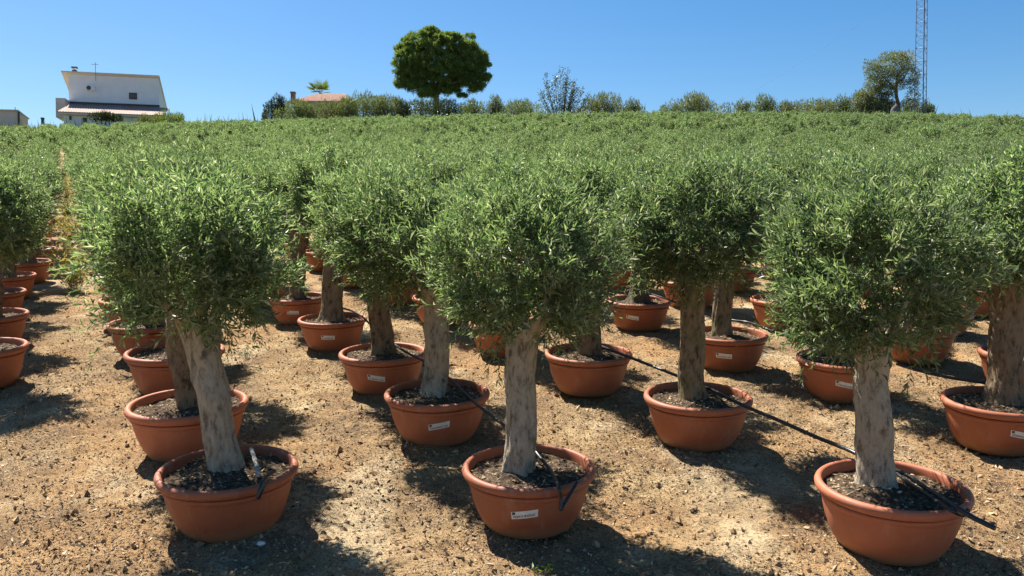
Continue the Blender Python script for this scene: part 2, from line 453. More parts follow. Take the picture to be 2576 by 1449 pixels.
TRUNKS = [olive_trunk(50, .1, .095, dz=.08), olive_trunk(51, .1, .095, (-.06, .02), (0, 0), .4, 'bark_moss', dz=.08),
          olive_trunk(52, .105, .1, (.04, -.03), (0, 0), .3, 'bark_pale', dz=.08), olive_trunk(53, .12, .105, (.0, .04), (0, 0), .5, 'bark_brown', dz=.08),
          olive_trunk(54, .1, .1, (-.03, 0), (.02, 0), .35, 'bark_moss', dz=.08)]

# ------------------------------------------------------------------ pot: bowl wall, rolled rim, soil, paper sticker
BOWL = [(0, .004), (.215, .0), (.24, .006), (.262, .022), (.288, .06), (.312, .11), (.331, .165), (.345, .22), (.3525, .262),
        (.3545, .268), (.3615, .274), (.365, .282), (.367, .296), (.36, .300), (.348, .297), (.344, .285), (.335, .235)]
RIM = [(.352, .292), (.372, .2955), (.386, .301), (.395, .311), (.4, .324), (.401, .336), (.397, .349), (.389, .358), (.378, .363), (.366, .362),
       (.358, .356), (.353, .345), (.349, .32), (.346, .292)]
RIM = [(.35 + (a - .35) * .86, .3025 + (b - .292) * .85) for a, b in RIM]
POT_ME = mesh_data('pot', *[(lambda v, f: (v, [(f, 0)]))(*lathe(BOWL))][0], M['pot'], True)
RIM_ME = mesh_data('rim', *[(lambda v, f: (v, [(f, 0)]))(*lathe(RIM))][0], M['pot'], True)

def soil_mesh(seed, mound=.0, off=(0, 0)):
    g = np.random.default_rng(seed)
    nr, ns = 16, 64
    rr = np.linspace(0, .352, nr); a = np.arange(ns) * 2 * math.pi / ns
    Rr, A = np.meshgrid(rr, a, indexing='ij')
    X, Y = Rr * np.cos(A), Rr * np.sin(A)
    def hz(X, Y):
        q = np.hypot(X - off[0], Y - off[1])
        return .312 + .03 * (vnoise(X * 9 + 5, Y * 9 + 5, seed) - .5) + .016 * (vnoise(X * 34, Y * 34, seed + 1) - .5) + (mound + .035) * np.exp(-(q / .16) ** 2)
    V = np.stack([X, Y, hz(X, Y)], -1).reshape(-1, 3)
    i, j = np.meshgrid(np.arange(nr - 1), np.arange(ns), indexing='ij')
    Fq = np.stack([i * ns + j, (i + 1) * ns + j, (i + 1) * ns + (j + 1) % ns, i * ns + (j + 1) % ns], -1).reshape(-1, 4)
    mb = MB(); mb.add(V, Fq, 0)
    n = 420
    q = np.sqrt(g.random(n)) * .335; th = g.random(n) * 6.283
    P = np.stack([q * np.cos(th), q * np.sin(th), np.zeros(n)], 1); P[:, 2] = hz(P[:, 0], P[:, 1]) + .004
    d = unit(np.stack([g.normal(size=n), g.normal(size=n), g.normal(size=n) * .35], 1))
    s = unit(np.cross(np.array([0, 0, 1.]) + g.normal(size=(n, 3)) * .35, d))
    Lf = g.uniform(.012, .038, n)
    v, f = leaf_quads(P, d, s, Lf, Lf * g.uniform(.25, .7, n), .05)
    mb.add(v, f, 1)
    return mb.data('soil', [M['soil'], M['chips']])
SOILS = [soil_mesh(70 + i) for i in range(4)]

def bowl_r(z):
    b = np.array(BOWL[:13]); return float(np.interp(z, b[1:, 1], b[1:, 0]))

def sticker_mesh(ang, tilt, z0=.2, w=.15, h=.048):
    """paper strip that follows the bowl; a small dark block and a line of worn lettering on it"""
    mb = MB()
    def patch(u0, u1, v0, v1, lift, m, k):
        us = np.linspace(u0, u1, k + 1); V = []
        for u in us:
            for v in (v0, v1):
                z = z0 + v + u * tilt; r = bowl_r(z) + lift
                th = -math.pi / 2 + ang + u / .34
                V.append((r * math.cos(th), r * math.sin(th), z))
        i = np.arange(k) * 2
        mb.add(V, np.stack([i, i + 2, i + 3, i + 1], 1), m)
    patch(-w / 2, w / 2, -h / 2, h / 2, .0025, 0, 14)
    patch(-w / 2 + .006, -w / 2 + .024, .004, .021, .004, 1, 2)
    g = random.Random(int(ang * 1000) + 5)
    u = -w / 2 + .012
    while u < w / 2 - .012:
        bw = g.uniform(.004, .0085)
        lo = -.015 + g.choice([0, 0, 0, -.003]); hi = -.003 + g.choice([0, 0, .003, .001])
        if g.random() < .55: patch(u, u + bw * .34, lo, hi, .004, 1, 1); patch(u + bw * .34, u + bw, lo, lo + .003, .004, 1, 1); patch(u + bw * .34, u + bw, hi - .003, hi, .004, 1, 1)
        else: patch(u, u + bw * .7, lo, hi - .002, .004, 1, 1)
        u += bw + g.choice([.0015, .0015, .002, .006])
    return mb.data('sticker', [M['paper'], M['ink']])
STICKERS = {}

# ------------------------------------------------------------------ the potted olive trees
PSL = math.atan(SLOPE)
def potted_olive(x, y, label, group, s=1.0, trunk=None, crown=None, crown_rz=0, crown_s=1.0, soil=None, sticker=None, full=True, rz=0, crown_sz=None, dz=0):
    z = terr(x, y)
    sl = math.atan((terr(x, y + .5) - terr(x, y - .5)))
    t = thing('potted_olive_tree', label, 'olive tree', (x, y, z - .006), 0, group)
    rot = (sl, 0, 0)
    p = link('pot', POT_ME, t, rot=rot, scale=s)
    if full:
        link('rim', RIM_ME, p)
        if sticker:
            if sticker not in STICKERS: STICKERS[sticker] = sticker_mesh(*sticker)
            link('sticker', STICKERS[sticker], p)
        link('soil', soil or random.choice(SOILS), t, rot=rot, scale=(s, s, s))
    else:
        link('rim', RIM_ME, p)
        link('soil', random.choice(SOILS), t, rot=rot, scale=s)
    tm, top = trunk
    zs = (s - 1) * .31
    link('trunk', tm, t, loc=(0, 0, zs), rot=(0, 0, rz))
    c, si = math.cos(rz), math.sin(rz)
    link('crown', crown, t, loc=(top[0] * c - top[1] * si, top[0] * si + top[1] * c, CROWN_Z + zs + dz), rot=(0, 0, crown_rz),
         scale=(crown_s, crown_s, crown_sz or crown_s))
    return t

RIMH = .36
GN_ = 'potted olive trees in the front of the nursery bed'
# px, py of the rim centre; pot scale; trunk (rb, rt, lean, off, flare, bark); crown scale; sticker (angle, tilt); label
NEAR = [
 ('L', 579, 1166, .99, (.092, .092, (-.19, .0), (.005, .0), .25, 'bark_pale', .3), 1.10, None, 'front left potted olive whose pale scarred trunk leans left out of its pot'),
 ('L', 478, 1005, 1.05, (.1, .1, (-.1, .0), (.02, 0), .25, 'bark_brown', .3), 1.06, None, 'potted olive directly behind the pale leaning trunk at front left, soil half lit'),
 ('L', 445, 876, 1.08, (.1, .1, (-.03, 0), (.05, 0), .3, 'bark_brown', .3), 1.05, None, 'third potted olive back in the row behind the pale leaning trunk'),
 ('L', 380, 806, 1.05, (.1, .1, (0, 0), (0, 0), .3, 'bark_brown', .3), 1.05, None, 'fourth potted olive behind the leaning trunk, pot half hidden under foliage'),
 ('C', 1330, 1162, .97, (.094, .088, (.005, 0), (-.045, -.02), .16, 'bark_pale', .12), 1.03, (-.09, .16), 'front centre potted olive, straight trunk, black hose tail over its rim, white sticker'),
 ('C', 1101, 979, 1.0, (.098, .092, (-.0, 0), (-.015, 0), .15, 'bark_pale', .3), 1.03, (.12, .17), 'potted olive with shaded soil and white sticker, back left of the front centre trunk'),
 ('C', 965, 880, 1.0, (.1, .1, (-.1, 0), (.01, 0), .2, 'bark_brown', .3), 1.02, (-.03, -.16), 'potted olive whose short dark knotty trunk leans left, grey hose beside it in the pot'),
 ('C', 838, 797, .95, (.115, .108, (.0, 0), (-.0, 0), .55, 'bark_moss', .2), 1.0, (.05, -.03), 'potted olive with dark trunk flaring at the base, fourth back from the straight centre trunk'),
 ('C', 752, 743, .95, (.1, .1, (0, 0), (0, 0), .3, 'bark_brown', .3), 1.0, (.03, -.02), 'potted olive tucked behind the flared dark trunk, its rim cut by foliage'),
 ('D', 2235, 1207, 1.0, (.09, .084, (-.01, 0), (-.075, -.03), .3, 'bark_pale', .05), 1.06, None, 'largest potted olive at front right, hose end poking past its rim'),
 ('D', 1752, 988, 1.0, (.096, .094, (-.015, 0), (-.035, 0), .12, 'bark_moss', .2), 1.03, None, 'potted olive with mossy straight trunk and black hose slanting across its rim'),
 ('D', 1479, 881, 1.0, (.1, .1, (.0, 0), (.0, 0), .2, 'bark_brown', .3), 1.0, None, 'potted olive whose trunk top hides in foliage, where the slanting black hose begins'),
 ('D', 1272, 806, 1.0, (.1, .1, (0, 0), (0, 0), .3, 'bark_brown', .3), 1.0, None, 'potted olive showing only a bare orange bowl behind the straight front centre trunk'),
 ('E', 2505, 1000, .98, (.115, .11, (-.01, 0), (.08, .02), .2, 'bark_brown', .15), 1.06, (-.05, -.19), 'potted olive cut by the right picture edge with thick dark trunk and tilted sticker'),
 ('E', 2117, 895, 1.0, (.1, .1, (0, 0), (.03, 0), .3, 'bark_brown', .3), 1.0, (-.3, -.17), 'potted olive behind the thick pale front right trunk, soil in shade and sticker on bowl'),
 ('E', 1828, 834, 1.0, (.1, .1, (.04, 0), (-.05, 0), .2, 'bark_moss', .3), .97, (-.33, -.05), 'potted olive partly behind the mossy straight trunk, its sticker at the trunk edge'),
 ('E', 1606, 752, 1.0, (.1, .09, (.03, 0), (-.0, 0), .9, 'bark_dark', .3), .97, (-.36, -.12), 'potted olive with wide rooted trunk foot, left of the mossy straight trunk'),
 ('F', 2575, 880, 1.0, (.1, .1, (0, 0), (0, 0), .3, 'bark_brown', .3), 1.0, None, 'potted olive whose sunlit rim shows just left of the thick right edge trunk'),
 ('F', 2300, 818, 1.0, (.1, .1, (0, 0), (0, 0), .3, 'bark_brown', .3), 1.0, None, 'potted olive glimpsed under the front right crown, dark orange bowl in shade'),
 ('K', -50, 868, 1.05, (.1, .1, (0, 0), (0, 0), .3, 'bark_brown', .3), 1.0, None, 'nearest potted olive left of the bare aisle, bowl cut by the left picture edge'),
 ('K', -25, 787, 1.03, (.1, .1, (0, 0), (0, 0), .3, 'bark_brown', .3), 1.0, None, 'second potted olive left of the bare aisle, lit soil showing above its rim'),
 ('K', -15, 731, 1.0, (.1, .1, (0, 0), (0, 0), .3, 'bark_moss', .3), 1.0, None, 'third potted olive left of the bare aisle, bowl under low foliage'),
 ('K', 20, 690, 1.0, (.1, .1, (0, 0), (0, 0), .3, 'bark_brown', .3), 1.0, None, 'fourth potted olive left of the bare aisle, rim touching the dry weeds'),
]
SUNPTS = []
last = {}
NEARXY = []
for i, (row, px, py, s, tp, cs, st, label) in enumerate(NEAR):
    p = on_bed(px, py, RIMH * s)
    dz = {0: .08, 1: .1, 2: .1, 3: .1, 4: .02, 5: .0, 6: .06, 7: .22, 8: .12, 10: .1, 13: .1, 15: .16}.get(i, .08 if i != 9 else 0)
    tr = olive_trunk(100 + i, *tp, dz=dz)
    so = soil_mesh(200 + i, .025 if i == 9 else 0, tp[3])
    x, y = float(p[0]), float(p[1])
    cs = {0: .95, 1: .86, 2: .88, 3: .9, 4: .9, 5: 1.0, 6: .9, 7: .9, 9: .91, 10: .96, 11: .9, 13: 1.0, 14: .92}.get(i, .9)
    cdx = {0: -.05, 4: -.02, 5: -.15, 9: -.05}.get(i, 0)
    tr = (tr[0], (tr[1][0] + cdx, tr[1][1]))
    potted_olive(x, y, label, GN_, s, tr, CROWN_NEAR[i % 5], i * 1.7, cs, so, st, dz=dz, crown_sz=max(cs, .98))
    NEARXY.append((x, y)); last[row] = (x, y)

# the rest of the bed: rows run up the slope towards the vanishing point of the aisle
DIR = -.53
spots = []
def row_from(x, y, ymax=79):
    while True:
        y += random.uniform(1.5, 1.66); x += (DIR * 1.58) * random.uniform(.97, 1.03)
        if y > ymax: return
        spots.append((x + random.gauss(0, .04), y + random.gauss(0, .05)))
for rname in 'KLCDEF':
    x, y = last[rname]; row_from(x + {'K': .24, 'L': -.03}.get(rname, 0), y)
cF = last['F'][0] - DIR * last['F'][1]
c = cF + 1.72
while c < 95:
    y0 = max(6, (c - 1.6) / 1.19); y0 += random.random() * 1.4
    row_from(c + DIR * y0, y0); c += 1.72
c = (last['K'][0] - DIR * last['K'][1]) - 1.72
while c > -26:
    y0 = max(12, (-c - 1.6) / .25) if c < -1.6 else 8
    row_from(c + DIR * y0, y0); c -= 1.72
spots = [(x, y) for x, y in spots if (abs(x) < .62 * y + 2.2 or (y > 14 and abs(x) < .8 * y)) and y - terr(x, y) * 0 < 79]
inview = [(x, y) for x, y in spots if abs(x) < .605 * y + .3]
inview.sort(key=lambda q: q[0] ** 2 + q[1] ** 2)
IND = inview[:300 - len(NEAR)]
indset = set(IND)
REST = [q for q in spots if q not in indset]
GFAR = 'olive crowns massed further up the nursery bed'
for i, (x, y) in enumerate(IND):
    near = y < 13
    if x < (last['K'][0] - DIR * last['K'][1]) + DIR * y + .5:
        lab = 'olive crown in the strip left of the bare aisle, beyond the four nearest pots there'; gr = 'olive trees further up left of the aisle'
    else:
        lab = 'olive crown merging with its equals further up the bed, right of the aisle'; gr = GFAR
    s_ = random.uniform(.94, 1.1)
    aisle = x - DIR * y - (last['K'][0] - DIR * last['K'][1])
    kx = .76 if abs(aisle) < .5 else (.95 if abs(aisle - 1.7) < .5 else .98)
    potted_olive(x, y, lab, gr, random.uniform(.96, 1.05), random.choice(TRUNKS), (CROWN_NEAR if y < 15 else CROWN_MID)[random.randrange(3)],
                 random.random() * 6.28, s_ * kx, full=False, dz=.06, rz=random.random() * 6.28, crown_sz=s_ * random.uniform(.92, 1.12))
print('individual', len(IND) + len(NEAR), 'rest', len(REST))

# far trees: one object, instances of a whole small tree (crown, trunk and pot) scattered on its points
def far_tree_mesh(k):
    src = CROWN_FAR[k]
    n = len(src.vertices); V = np.empty(n * 3, np.float32); src.vertices.foreach_get('co', V); V = V.reshape(-1, 3) + [0, 0, CROWN_Z]
    T = np.empty(len(src.polygons) * 3, np.int32); src.polygons.foreach_get('vertices', T)
    mb = MB(); mb.add(V, T.reshape(-1, 3), 0)
    mb.tube([(0, 0, .28), (0, 0, .7), (0, 0, 1.2)], [.13, .1, .11], 8, 1)
    v, f = lathe([(.24, 0), (.31, .11), (.35, .24), (.365, .29), (.4, .31), (.4, .345), (.38, .362), (.352, .35), (.34, .31), (0, .31)], 20)
    mb.add(v, f, 2)
    return np.concatenate(mb.V), mb.g

def far_field():
    # realised mesh of every far tree would be huge; the points carry instances through geometry nodes
    pts = np.array([(x, y, terr(x, y)) for x, y in REST])
    me = bpy.data.meshes.new('distant_olive_trees')
    me.vertices.add(len(pts)); me.vertices.foreach_set('co', pts.astype(np.float32).ravel()); me.update()
    ob = link('distant_olive_trees', me)
    tag(ob, 'far olive crowns blending into a green sheet below the skyline', 'olive trees', None, 'stuff')
    ng = bpy.data.node_groups.new('scatter_trees', 'GeometryNodeTree')
    ng.interface.new_socket('Geometry', in_out='INPUT', socket_type='NodeSocketGeometry')
    ng.interface.new_socket('Geometry', in_out='OUTPUT', socket_type='NodeSocketGeometry')
    N, Lk = ng.nodes, ng.links
    gi, go = N.new('NodeGroupInput'), N.new('NodeGroupOutput')
    iop = N.new('GeometryNodeInstanceOnPoints'); jn = N.new('GeometryNodeJoinGeometry')
    for src in FAR_SRC:                               # crown, trunk and pot of a standing tree make one instance
        j2 = N.new('GeometryNodeJoinGeometry')
        for o, dz in src:
            oi = N.new('GeometryNodeObjectInfo'); oi.inputs['Object'].default_value = o; oi.inputs['As Instance'].default_value = False
            tf = N.new('GeometryNodeTransform'); tf.inputs['Translation'].default_value = (0, 0, dz)
            Lk.new(oi.outputs['Geometry'], tf.inputs['Geometry']); Lk.new(tf.outputs[0], j2.inputs[0])
        g2 = N.new('GeometryNodeGeometryToInstance'); Lk.new(j2.outputs[0], g2.inputs[0]); Lk.new(g2.outputs[0], jn.inputs[0])
    Lk.new(gi.outputs[0], iop.inputs['Points']); Lk.new(jn.outputs[0], iop.inputs['Instance'])
    iop.inputs['Pick Instance'].default_value = True
    def rv(kind, lo, hi, seed):
        r = N.new('FunctionNodeRandomValue'); r.data_type = kind
        ins = [s for s in r.inputs if s.enabled or True]
        if kind == 'FLOAT_VECTOR': r.inputs[0].default_value = lo; r.inputs[1].default_value = hi; o = r.outputs[0]
        elif kind == 'FLOAT': r.inputs[2].default_value = lo; r.inputs[3].default_value = hi; o = r.outputs[1]
        else: r.inputs[4].default_value = lo; r.inputs[5].default_value = hi; o = r.outputs[2]
        r.inputs['Seed'].default_value = seed
        return o
    Lk.new(rv('INT', 0, len(FAR_SRC) - 1, 3), iop.inputs['Instance Index'])
    Lk.new(rv('FLOAT_VECTOR', (0, 0, 0), (0, 0, 6.28), 4), iop.inputs['Rotation'])
    Lk.new(rv('FLOAT_VECTOR', (.92, .92, .9), (1.06, 1.06, 1.12), 5), iop.inputs['Scale'])
    Lk.new(iop.outputs[0], go.inputs[0])
    md = ob.modifiers.new('scatter', 'NODES'); md.node_group = ng
    return ob

# the farthest individual trees carry the lighter crown; they are the ones the scatter repeats
FAR_SRC = []
roots = [o for o in COL.objects if o.name.startswith('potted_olive_tree')]
roots.sort(key=lambda o: -o.location.y)
for k, r in enumerate(roots[:2]):
    ch = {c.name.split('.')[0]: c for c in r.children}
    ch['crown'].data = CROWN_FAR[k]
    FAR_SRC.append([(ch['crown'], CROWN_Z + .06), (ch['trunk'], 0), (ch['pot'], 0)])
far_field()

# ------------------------------------------------------------------ ground
def ground():
    ys = np.concatenate([np.arange(-40, 2.5, 2.0), np.arange(2.5, 11.5, .034), 11.5 + np.cumsum(.034 * 1.03 ** np.arange(0, 110)), ])
    ys = np.concatenate([ys, np.arange(ys[-1] + 1, 110, 1.0), np.arange(110, 620, 15.0)])
    half = np.concatenate([np.arange(0, 5.6, .042), 5.6 + np.cumsum(.042 * 1.055 ** np.arange(0, 105))])
    half = half[half < 420]
    xs = np.concatenate([-half[:0:-1], half])
    X, Y = np.meshgrid(xs, ys, indexing='ij')
    Z = terrain(X, Y)
    fade = np.clip((16 - Y) / 6, 0, 1) * np.clip((9 - np.abs(X)) / 2, 0, 1)
    Z = Z + fade * (.055 * (vnoise(X * 1.6, Y * 1.6, 3) - .5) + .035 * (vnoise(X * 5, Y * 5, 4) - .5) + .034 * (vnoise(X * 12, Y * 12, 5) - .5))
    # the bed is trodden level where the pots stand
    V = np.stack([X, Y, Z], -1).reshape(-1, 3)
    a, b = X.shape
    i, j = np.meshgrid(np.arange(a - 1), np.arange(b - 1), indexing='ij')
    Fq = np.stack([i * b + j, (i + 1) * b + j, (i + 1) * b + j + 1, i * b + j + 1], -1).reshape(-1, 4)
    o = mk('ground', V, [(Fq, 0)], M['ground'], None, True)
    tag(o, 'dry sandy nursery soil sloping up to the skyline', 'ground', None, 'structure')
ground()

def gz(x, y):
    fade = np.clip((16 - y) / 6, 0, 1) * np.clip((9 - np.abs(x)) / 2, 0, 1)
    return terrain(x, y) + fade * (.055 * (vnoise(x * 1.6, y * 1.6, 3) - .5) + .035 * (vnoise(x * 5, y * 5, 4) - .5) + .034 * (vnoise(x * 12, y * 12, 5) - .5))

def litter():
    g = np.random.default_rng(91)
    n = 230000
    y = 3.4 + 9.5 * g.random(n) ** 1.5; x = (g.random(n) * 2 - 1) * (.66 * y + .3)
    dens = vnoise(x * 1.3 + 31, y * 1.3, 21) * .6 + vnoise(x * 3.7, y * 3.7, 22) * .4
    k = dens + g.normal(size=n) * .16 > .41
    x, y = x[k], y[k]; n = len(x)
    P = np.stack([x, y, gz(x, y) + .004], 1)
    d = unit(np.stack([g.normal(size=n), g.normal(size=n), g.normal(size=n) * .45], 1))
    s = unit(np.cross(np.array([0, 0, 1.]) + g.normal(size=(n, 3)) * .6, d))
    L = g.uniform(.007, .026, n) * np.where(g.random(n) < .05, 2.2, 1)
    V, T = leaf_quads(P, d, s, L, L * g.uniform(.18, .6, n), .08)
    o = mk('leaf_litter', V, [(T, 0)], M['chips'])
    tag(o, 'dry leaves and chips strewn over the sandy soil', 'leaf litter', None, 'stuff')
    # clods and grit
    n = 14000
    y = 3.4 + 9 * g.random(n) ** 1.5; x = (g.random(n) * 2 - 1) * (.66 * y + .3)
    r = .003 + .013 * g.random(n) ** 2.5 + np.where(g.random(n) < .03, .012, 0)
    oc = np.array([(1, 0, 0), (-1, 0, 0), (0, 1, 0), (0, -1, 0), (0, 0, 1), (0, 0, -1)], float)
    of = np.array([(0, 2, 4), (2, 1, 4), (1, 3, 4), (3, 0, 4), (2, 0, 5), (1, 2, 5), (3, 1, 5), (0, 3, 5)])
    jit = g.uniform(.6, 1.4, (n, 6, 1))
    V = (oc[None] * jit + g.normal(size=(n, 6, 3)) * .25) * r[:, None, None]
    V = V + np.stack([x, y, gz(x, y) + r * .3], 1)[:, None]
    Fq = (of[None] + (np.arange(n) * 6)[:, None, None]).reshape(-1, 3)
    o = mk('gravel', V.reshape(-1, 3), [(Fq, 0)], M['stones'])
    tag(o, 'small clods and grit scattered on the sandy soil', 'grit', None, 'stuff')
litter()

# ------------------------------------------------------------------ irrigation hoses along the rows
def hose(pts3, r, label, mats=None, flat_end=None):
    P = catmull(pts3, 10)
    mb = MB(); mb.tube(P, r, 10)
    o = mb.build('irrigation_hose', [mats or M['hose']], None, True)
    tag(o, label, 'hose', 'drip hoses along the pot rows')
    return o, P
def H(px, py, h): return tuple(on_bed(px, py, h))
hose([H(1440, 862, .40), H(1500, 868, .37), H(1545, 884, .385), H(1600, 905, .36), H(1690, 940, .34), H(1770, 972, .37), H(1800, 985, .365), H(1875, 1022, .40), H(1960, 1058, .37), H(2050, 1098, .36), H(2135, 1132, .41),
      H(2200, 1165, .39), H(2275, 1192, .37), H(2330, 1228, .385), H(2400, 1272, .42), H(2450, 1303, .40), H(2504, 1329, .385)], .0125,
     'long black hose slanting from the mossy trunk pot into the front right pot')
o, _ = hose([H(2255, 1190, .36), H(2290, 1218, .365), H(2345, 1254, .385), H(2392, 1283, .405), H(2425, 1295, .37), H(2437, 1280, .40)], .011,
     'folded spare black hose end lying beside the long hose in the front right pot')
hose([H(975, 850, .36), H(1000, 872, .375), H(1035, 893, .38), H(1065, 908, .395), H(1105, 935, .37), H(1135, 955, .36), H(1165, 985, .36), H(1205, 1022, .40), H(1235, 1045, .37), H(1280, 1078, .36), H(1330, 1118, .39),
      H(1358, 1150, .37), H(1385, 1185, .37), H(1404, 1222, .395), H(1412, 1255, .33), H(1410, 1281, .28), H(1420, 1268, .30), H(1452, 1214, .375)], .0105,
     'black hose whose folded tail hangs over the front centre pot rim')
hose([H(838, 770, .38), H(872, 778, .37), H(905, 792, .38), H(935, 820, .36), H(965, 850, .36)], .0105, 'short black hose between the flared dark trunk pot and the knotty trunk pot')
hose([H(632, 1130, .36), H(642, 1160, .375), H(650, 1195, .385)], .0125, 'pale dusty hose stub beside the leaning trunk in the front left pot', M['hose_grey'])
hose([H(690, 1185, .36), H(675, 1195, .375), H(660, 1212, .40), H(652, 1232, .37), H(650, 1252, .33), H(658, 1235, .37), H(668, 1215, .41)], .011, 'black hose end folded over the front left pot rim')
hose([H(2255, 915, .40), H(2310, 932, .37), H(2390, 950, .35), H(2475, 962, .39), H(2520, 968, .37)], .0125, 'black hose running to the pot at the right picture edge')
hose([H(1640, 740, .38), H(1690, 757, .39), H(1760, 785, .37), H(1830, 803, .38), H(1880, 810, .385), H(1905, 818, .40), H(1990, 850, .37), H(2090, 880, .38)], .0105, 'black hose across the pot half hidden by the mossy trunk')

# ------------------------------------------------------------------ pebble and small weeds
def pebble(px, py, r, label):
    p = on_bed(px, py, .0); g = np.random.default_rng(5)
    prof = [(0, -.6)] + [(math.cos(a) * 1, math.sin(a) * .7) for a in np.linspace(-1.1, 1.1, 7)] + [(0, .7)]
    V, Fq = lathe(prof, 14); V = V * (1 + .12 * g.normal(size=(len(V), 1)) * .5) * r * np.array([1.2, .9, 1])
    o = mk('pebble', V, [(Fq, 0)], M['pebble'], None, True, (p[0], p[1], float(gz(p[0:1], p[1:2])[0]) + r * .4))
    tag(o, label, 'pebble')
pebble(657, 1378, .02, 'white pebble in the shade below the front left pot')

def weed(px, py, label, n, hgt, spread, mat, seed, name='weed', w=.012, x=None, y=None):
    g = np.random.default_rng(seed)
    if x is None:
        p = on_bed(px, py, 0); x, y = p[0], p[1]
    z = float(gz(np.array([x]), np.array([y]))[0])
    mb = MB()
    for k in range(n):
        th = g.random() * 6.283; q = g.random() * spread
        b = np.array([math.cos(th) * q * .3, math.sin(th) * q * .3, -.01]); h = hgt * g.uniform(.5, 1)
        tip = b + np.array([math.cos(th) * q, math.sin(th) * q, h])
        midp = (b + tip) / 2 + np.array([0, 0, h * .15])
        mb.tube([b, midp, tip], [.0025, .002, .0008], 3, 1, False)
        m = 7
        t = g.uniform(.25, 1, m)[:, None]
        P = b * (1 - t) ** 2 + 2 * midp * t * (1 - t) + tip * t ** 2
        d = unit(np.stack([g.normal(size=m), g.normal(size=m), g.uniform(.1, 1, m)], 1)); s = rand_perp(d, g)
        L = g.uniform(.5, 1.2, m) * w * 3.2
        v, f = leaf_quads(P, d, s, L, L * .3); mb.add(v, f, 0)
    o = mb.build(name, [mat, M['twig']], None, False, (x, y, z))
    return tag(o, label, 'weed')
weed(620, 905, 'small dry weed sprig on bare soil left of the flared dark trunk pot', 6, .16, .09, M['bush_olive'], 3)
weed(1362, 1446, 'tiny green seedling at the bottom edge below the front centre pot', 4, .07, .05, M['bush_lime'], 4)
weed(2375, 905, 'dead twiggy clump on pale soil right of the front right trunk', 22, .26, .2, M['dry'], 5)
weed(100, 640, 'dark green weed clump at the foot of the fourth pot left of the aisle', 26, .34, .2, M['bush_dark'], 6, w=.02)
for k, (t_, lab) in enumerate([(13.2, 'nearest dry yellow weed tuft in the bare aisle between the olive blocks'), (15.2, 'second dry yellow weed tuft up the bare aisle'), (17.6, 'third dry weed tuft up the bare aisle, taller and paler'), (20.5, 'fourth dry weed tuft where the bare aisle narrows'), (24, 'fifth dry weed tuft, small, up the bare aisle'), (28, 'sixth dry weed tuft, far up the bare aisle'), (33, 'seventh dry weed tuft, near the top of the bare aisle'), (39, 'last dry weed tuft before the bare aisle closes')]):
    cx = ((last['K'][0] - DIR * last['K'][1]) + (last['L'][0] - DIR * last['L'][1])) / 2 + DIR * t_ + .16
    tag(weed(0, 0, lab, 64, .8 if k in (2, 5) else .6, .42, M['dry'], 20 + k, 'dry_weed', .035, cx, t_), group='dry weeds in the bare aisle')

# ------------------------------------------------------------------ skyline grass
def crest_grass():
    g = np.random.default_rng(17)
    n = 26000
    y = g.uniform(80.5, 86, n); x = (g.random(n) * 2 - 1) * .66 * y
    cl = vnoise(x * .5, y * .3, 8)
    h = .6 + 1.2 * cl ** 2 * g.random(n) + np.where(g.random(n) < .02, g.uniform(.6, 1.6, n), 0)
    P = np.stack([x, y, terrain(x, y) - .02], 1)
    d = unit(np.stack([g.normal(size=n) * .18, g.normal(size=n) * .18, np.ones(n)], 1))
    s = rand_perp(d, g)
    V, T = leaf_quads(P, d, s, h, np.full(n, .05), .1)
    o = mk('tall_grass', V, [(T, 0)], M['grass'])
    tag(o, 'tall wild grass fringing the top of the field', 'grass', None, 'stuff')
crest_grass()

# ------------------------------------------------------------------ bushes and trees on the skyline
def leaf_lobes(lobes, n, size, g, aspect=.42, up=.3, shell=.55):
    """leaf faces through the volume of several lobes: (centre, radii)"""
    C = np.array([l[0] for l in lobes], float); Rr = np.array([l[1] for l in lobes], float)
    w = np.prod(Rr, 1) ** .67; k = g.choice(len(lobes), n, p=w / w.sum())
    u = unit(g.normal(size=(n, 3)))
    fr = g.uniform(shell, 1.0, n) ** .8
    P = C[k] + u * Rr[k] * fr[:, None]
    d = unit(u + np.array([0, 0, up]) + g.normal(size=(n, 3)) * .55); s = rand_perp(d, g)
    L = size * g.uniform(.6, 1.4, n)
    return leaf_quads(P, d, s, L, L * aspect)

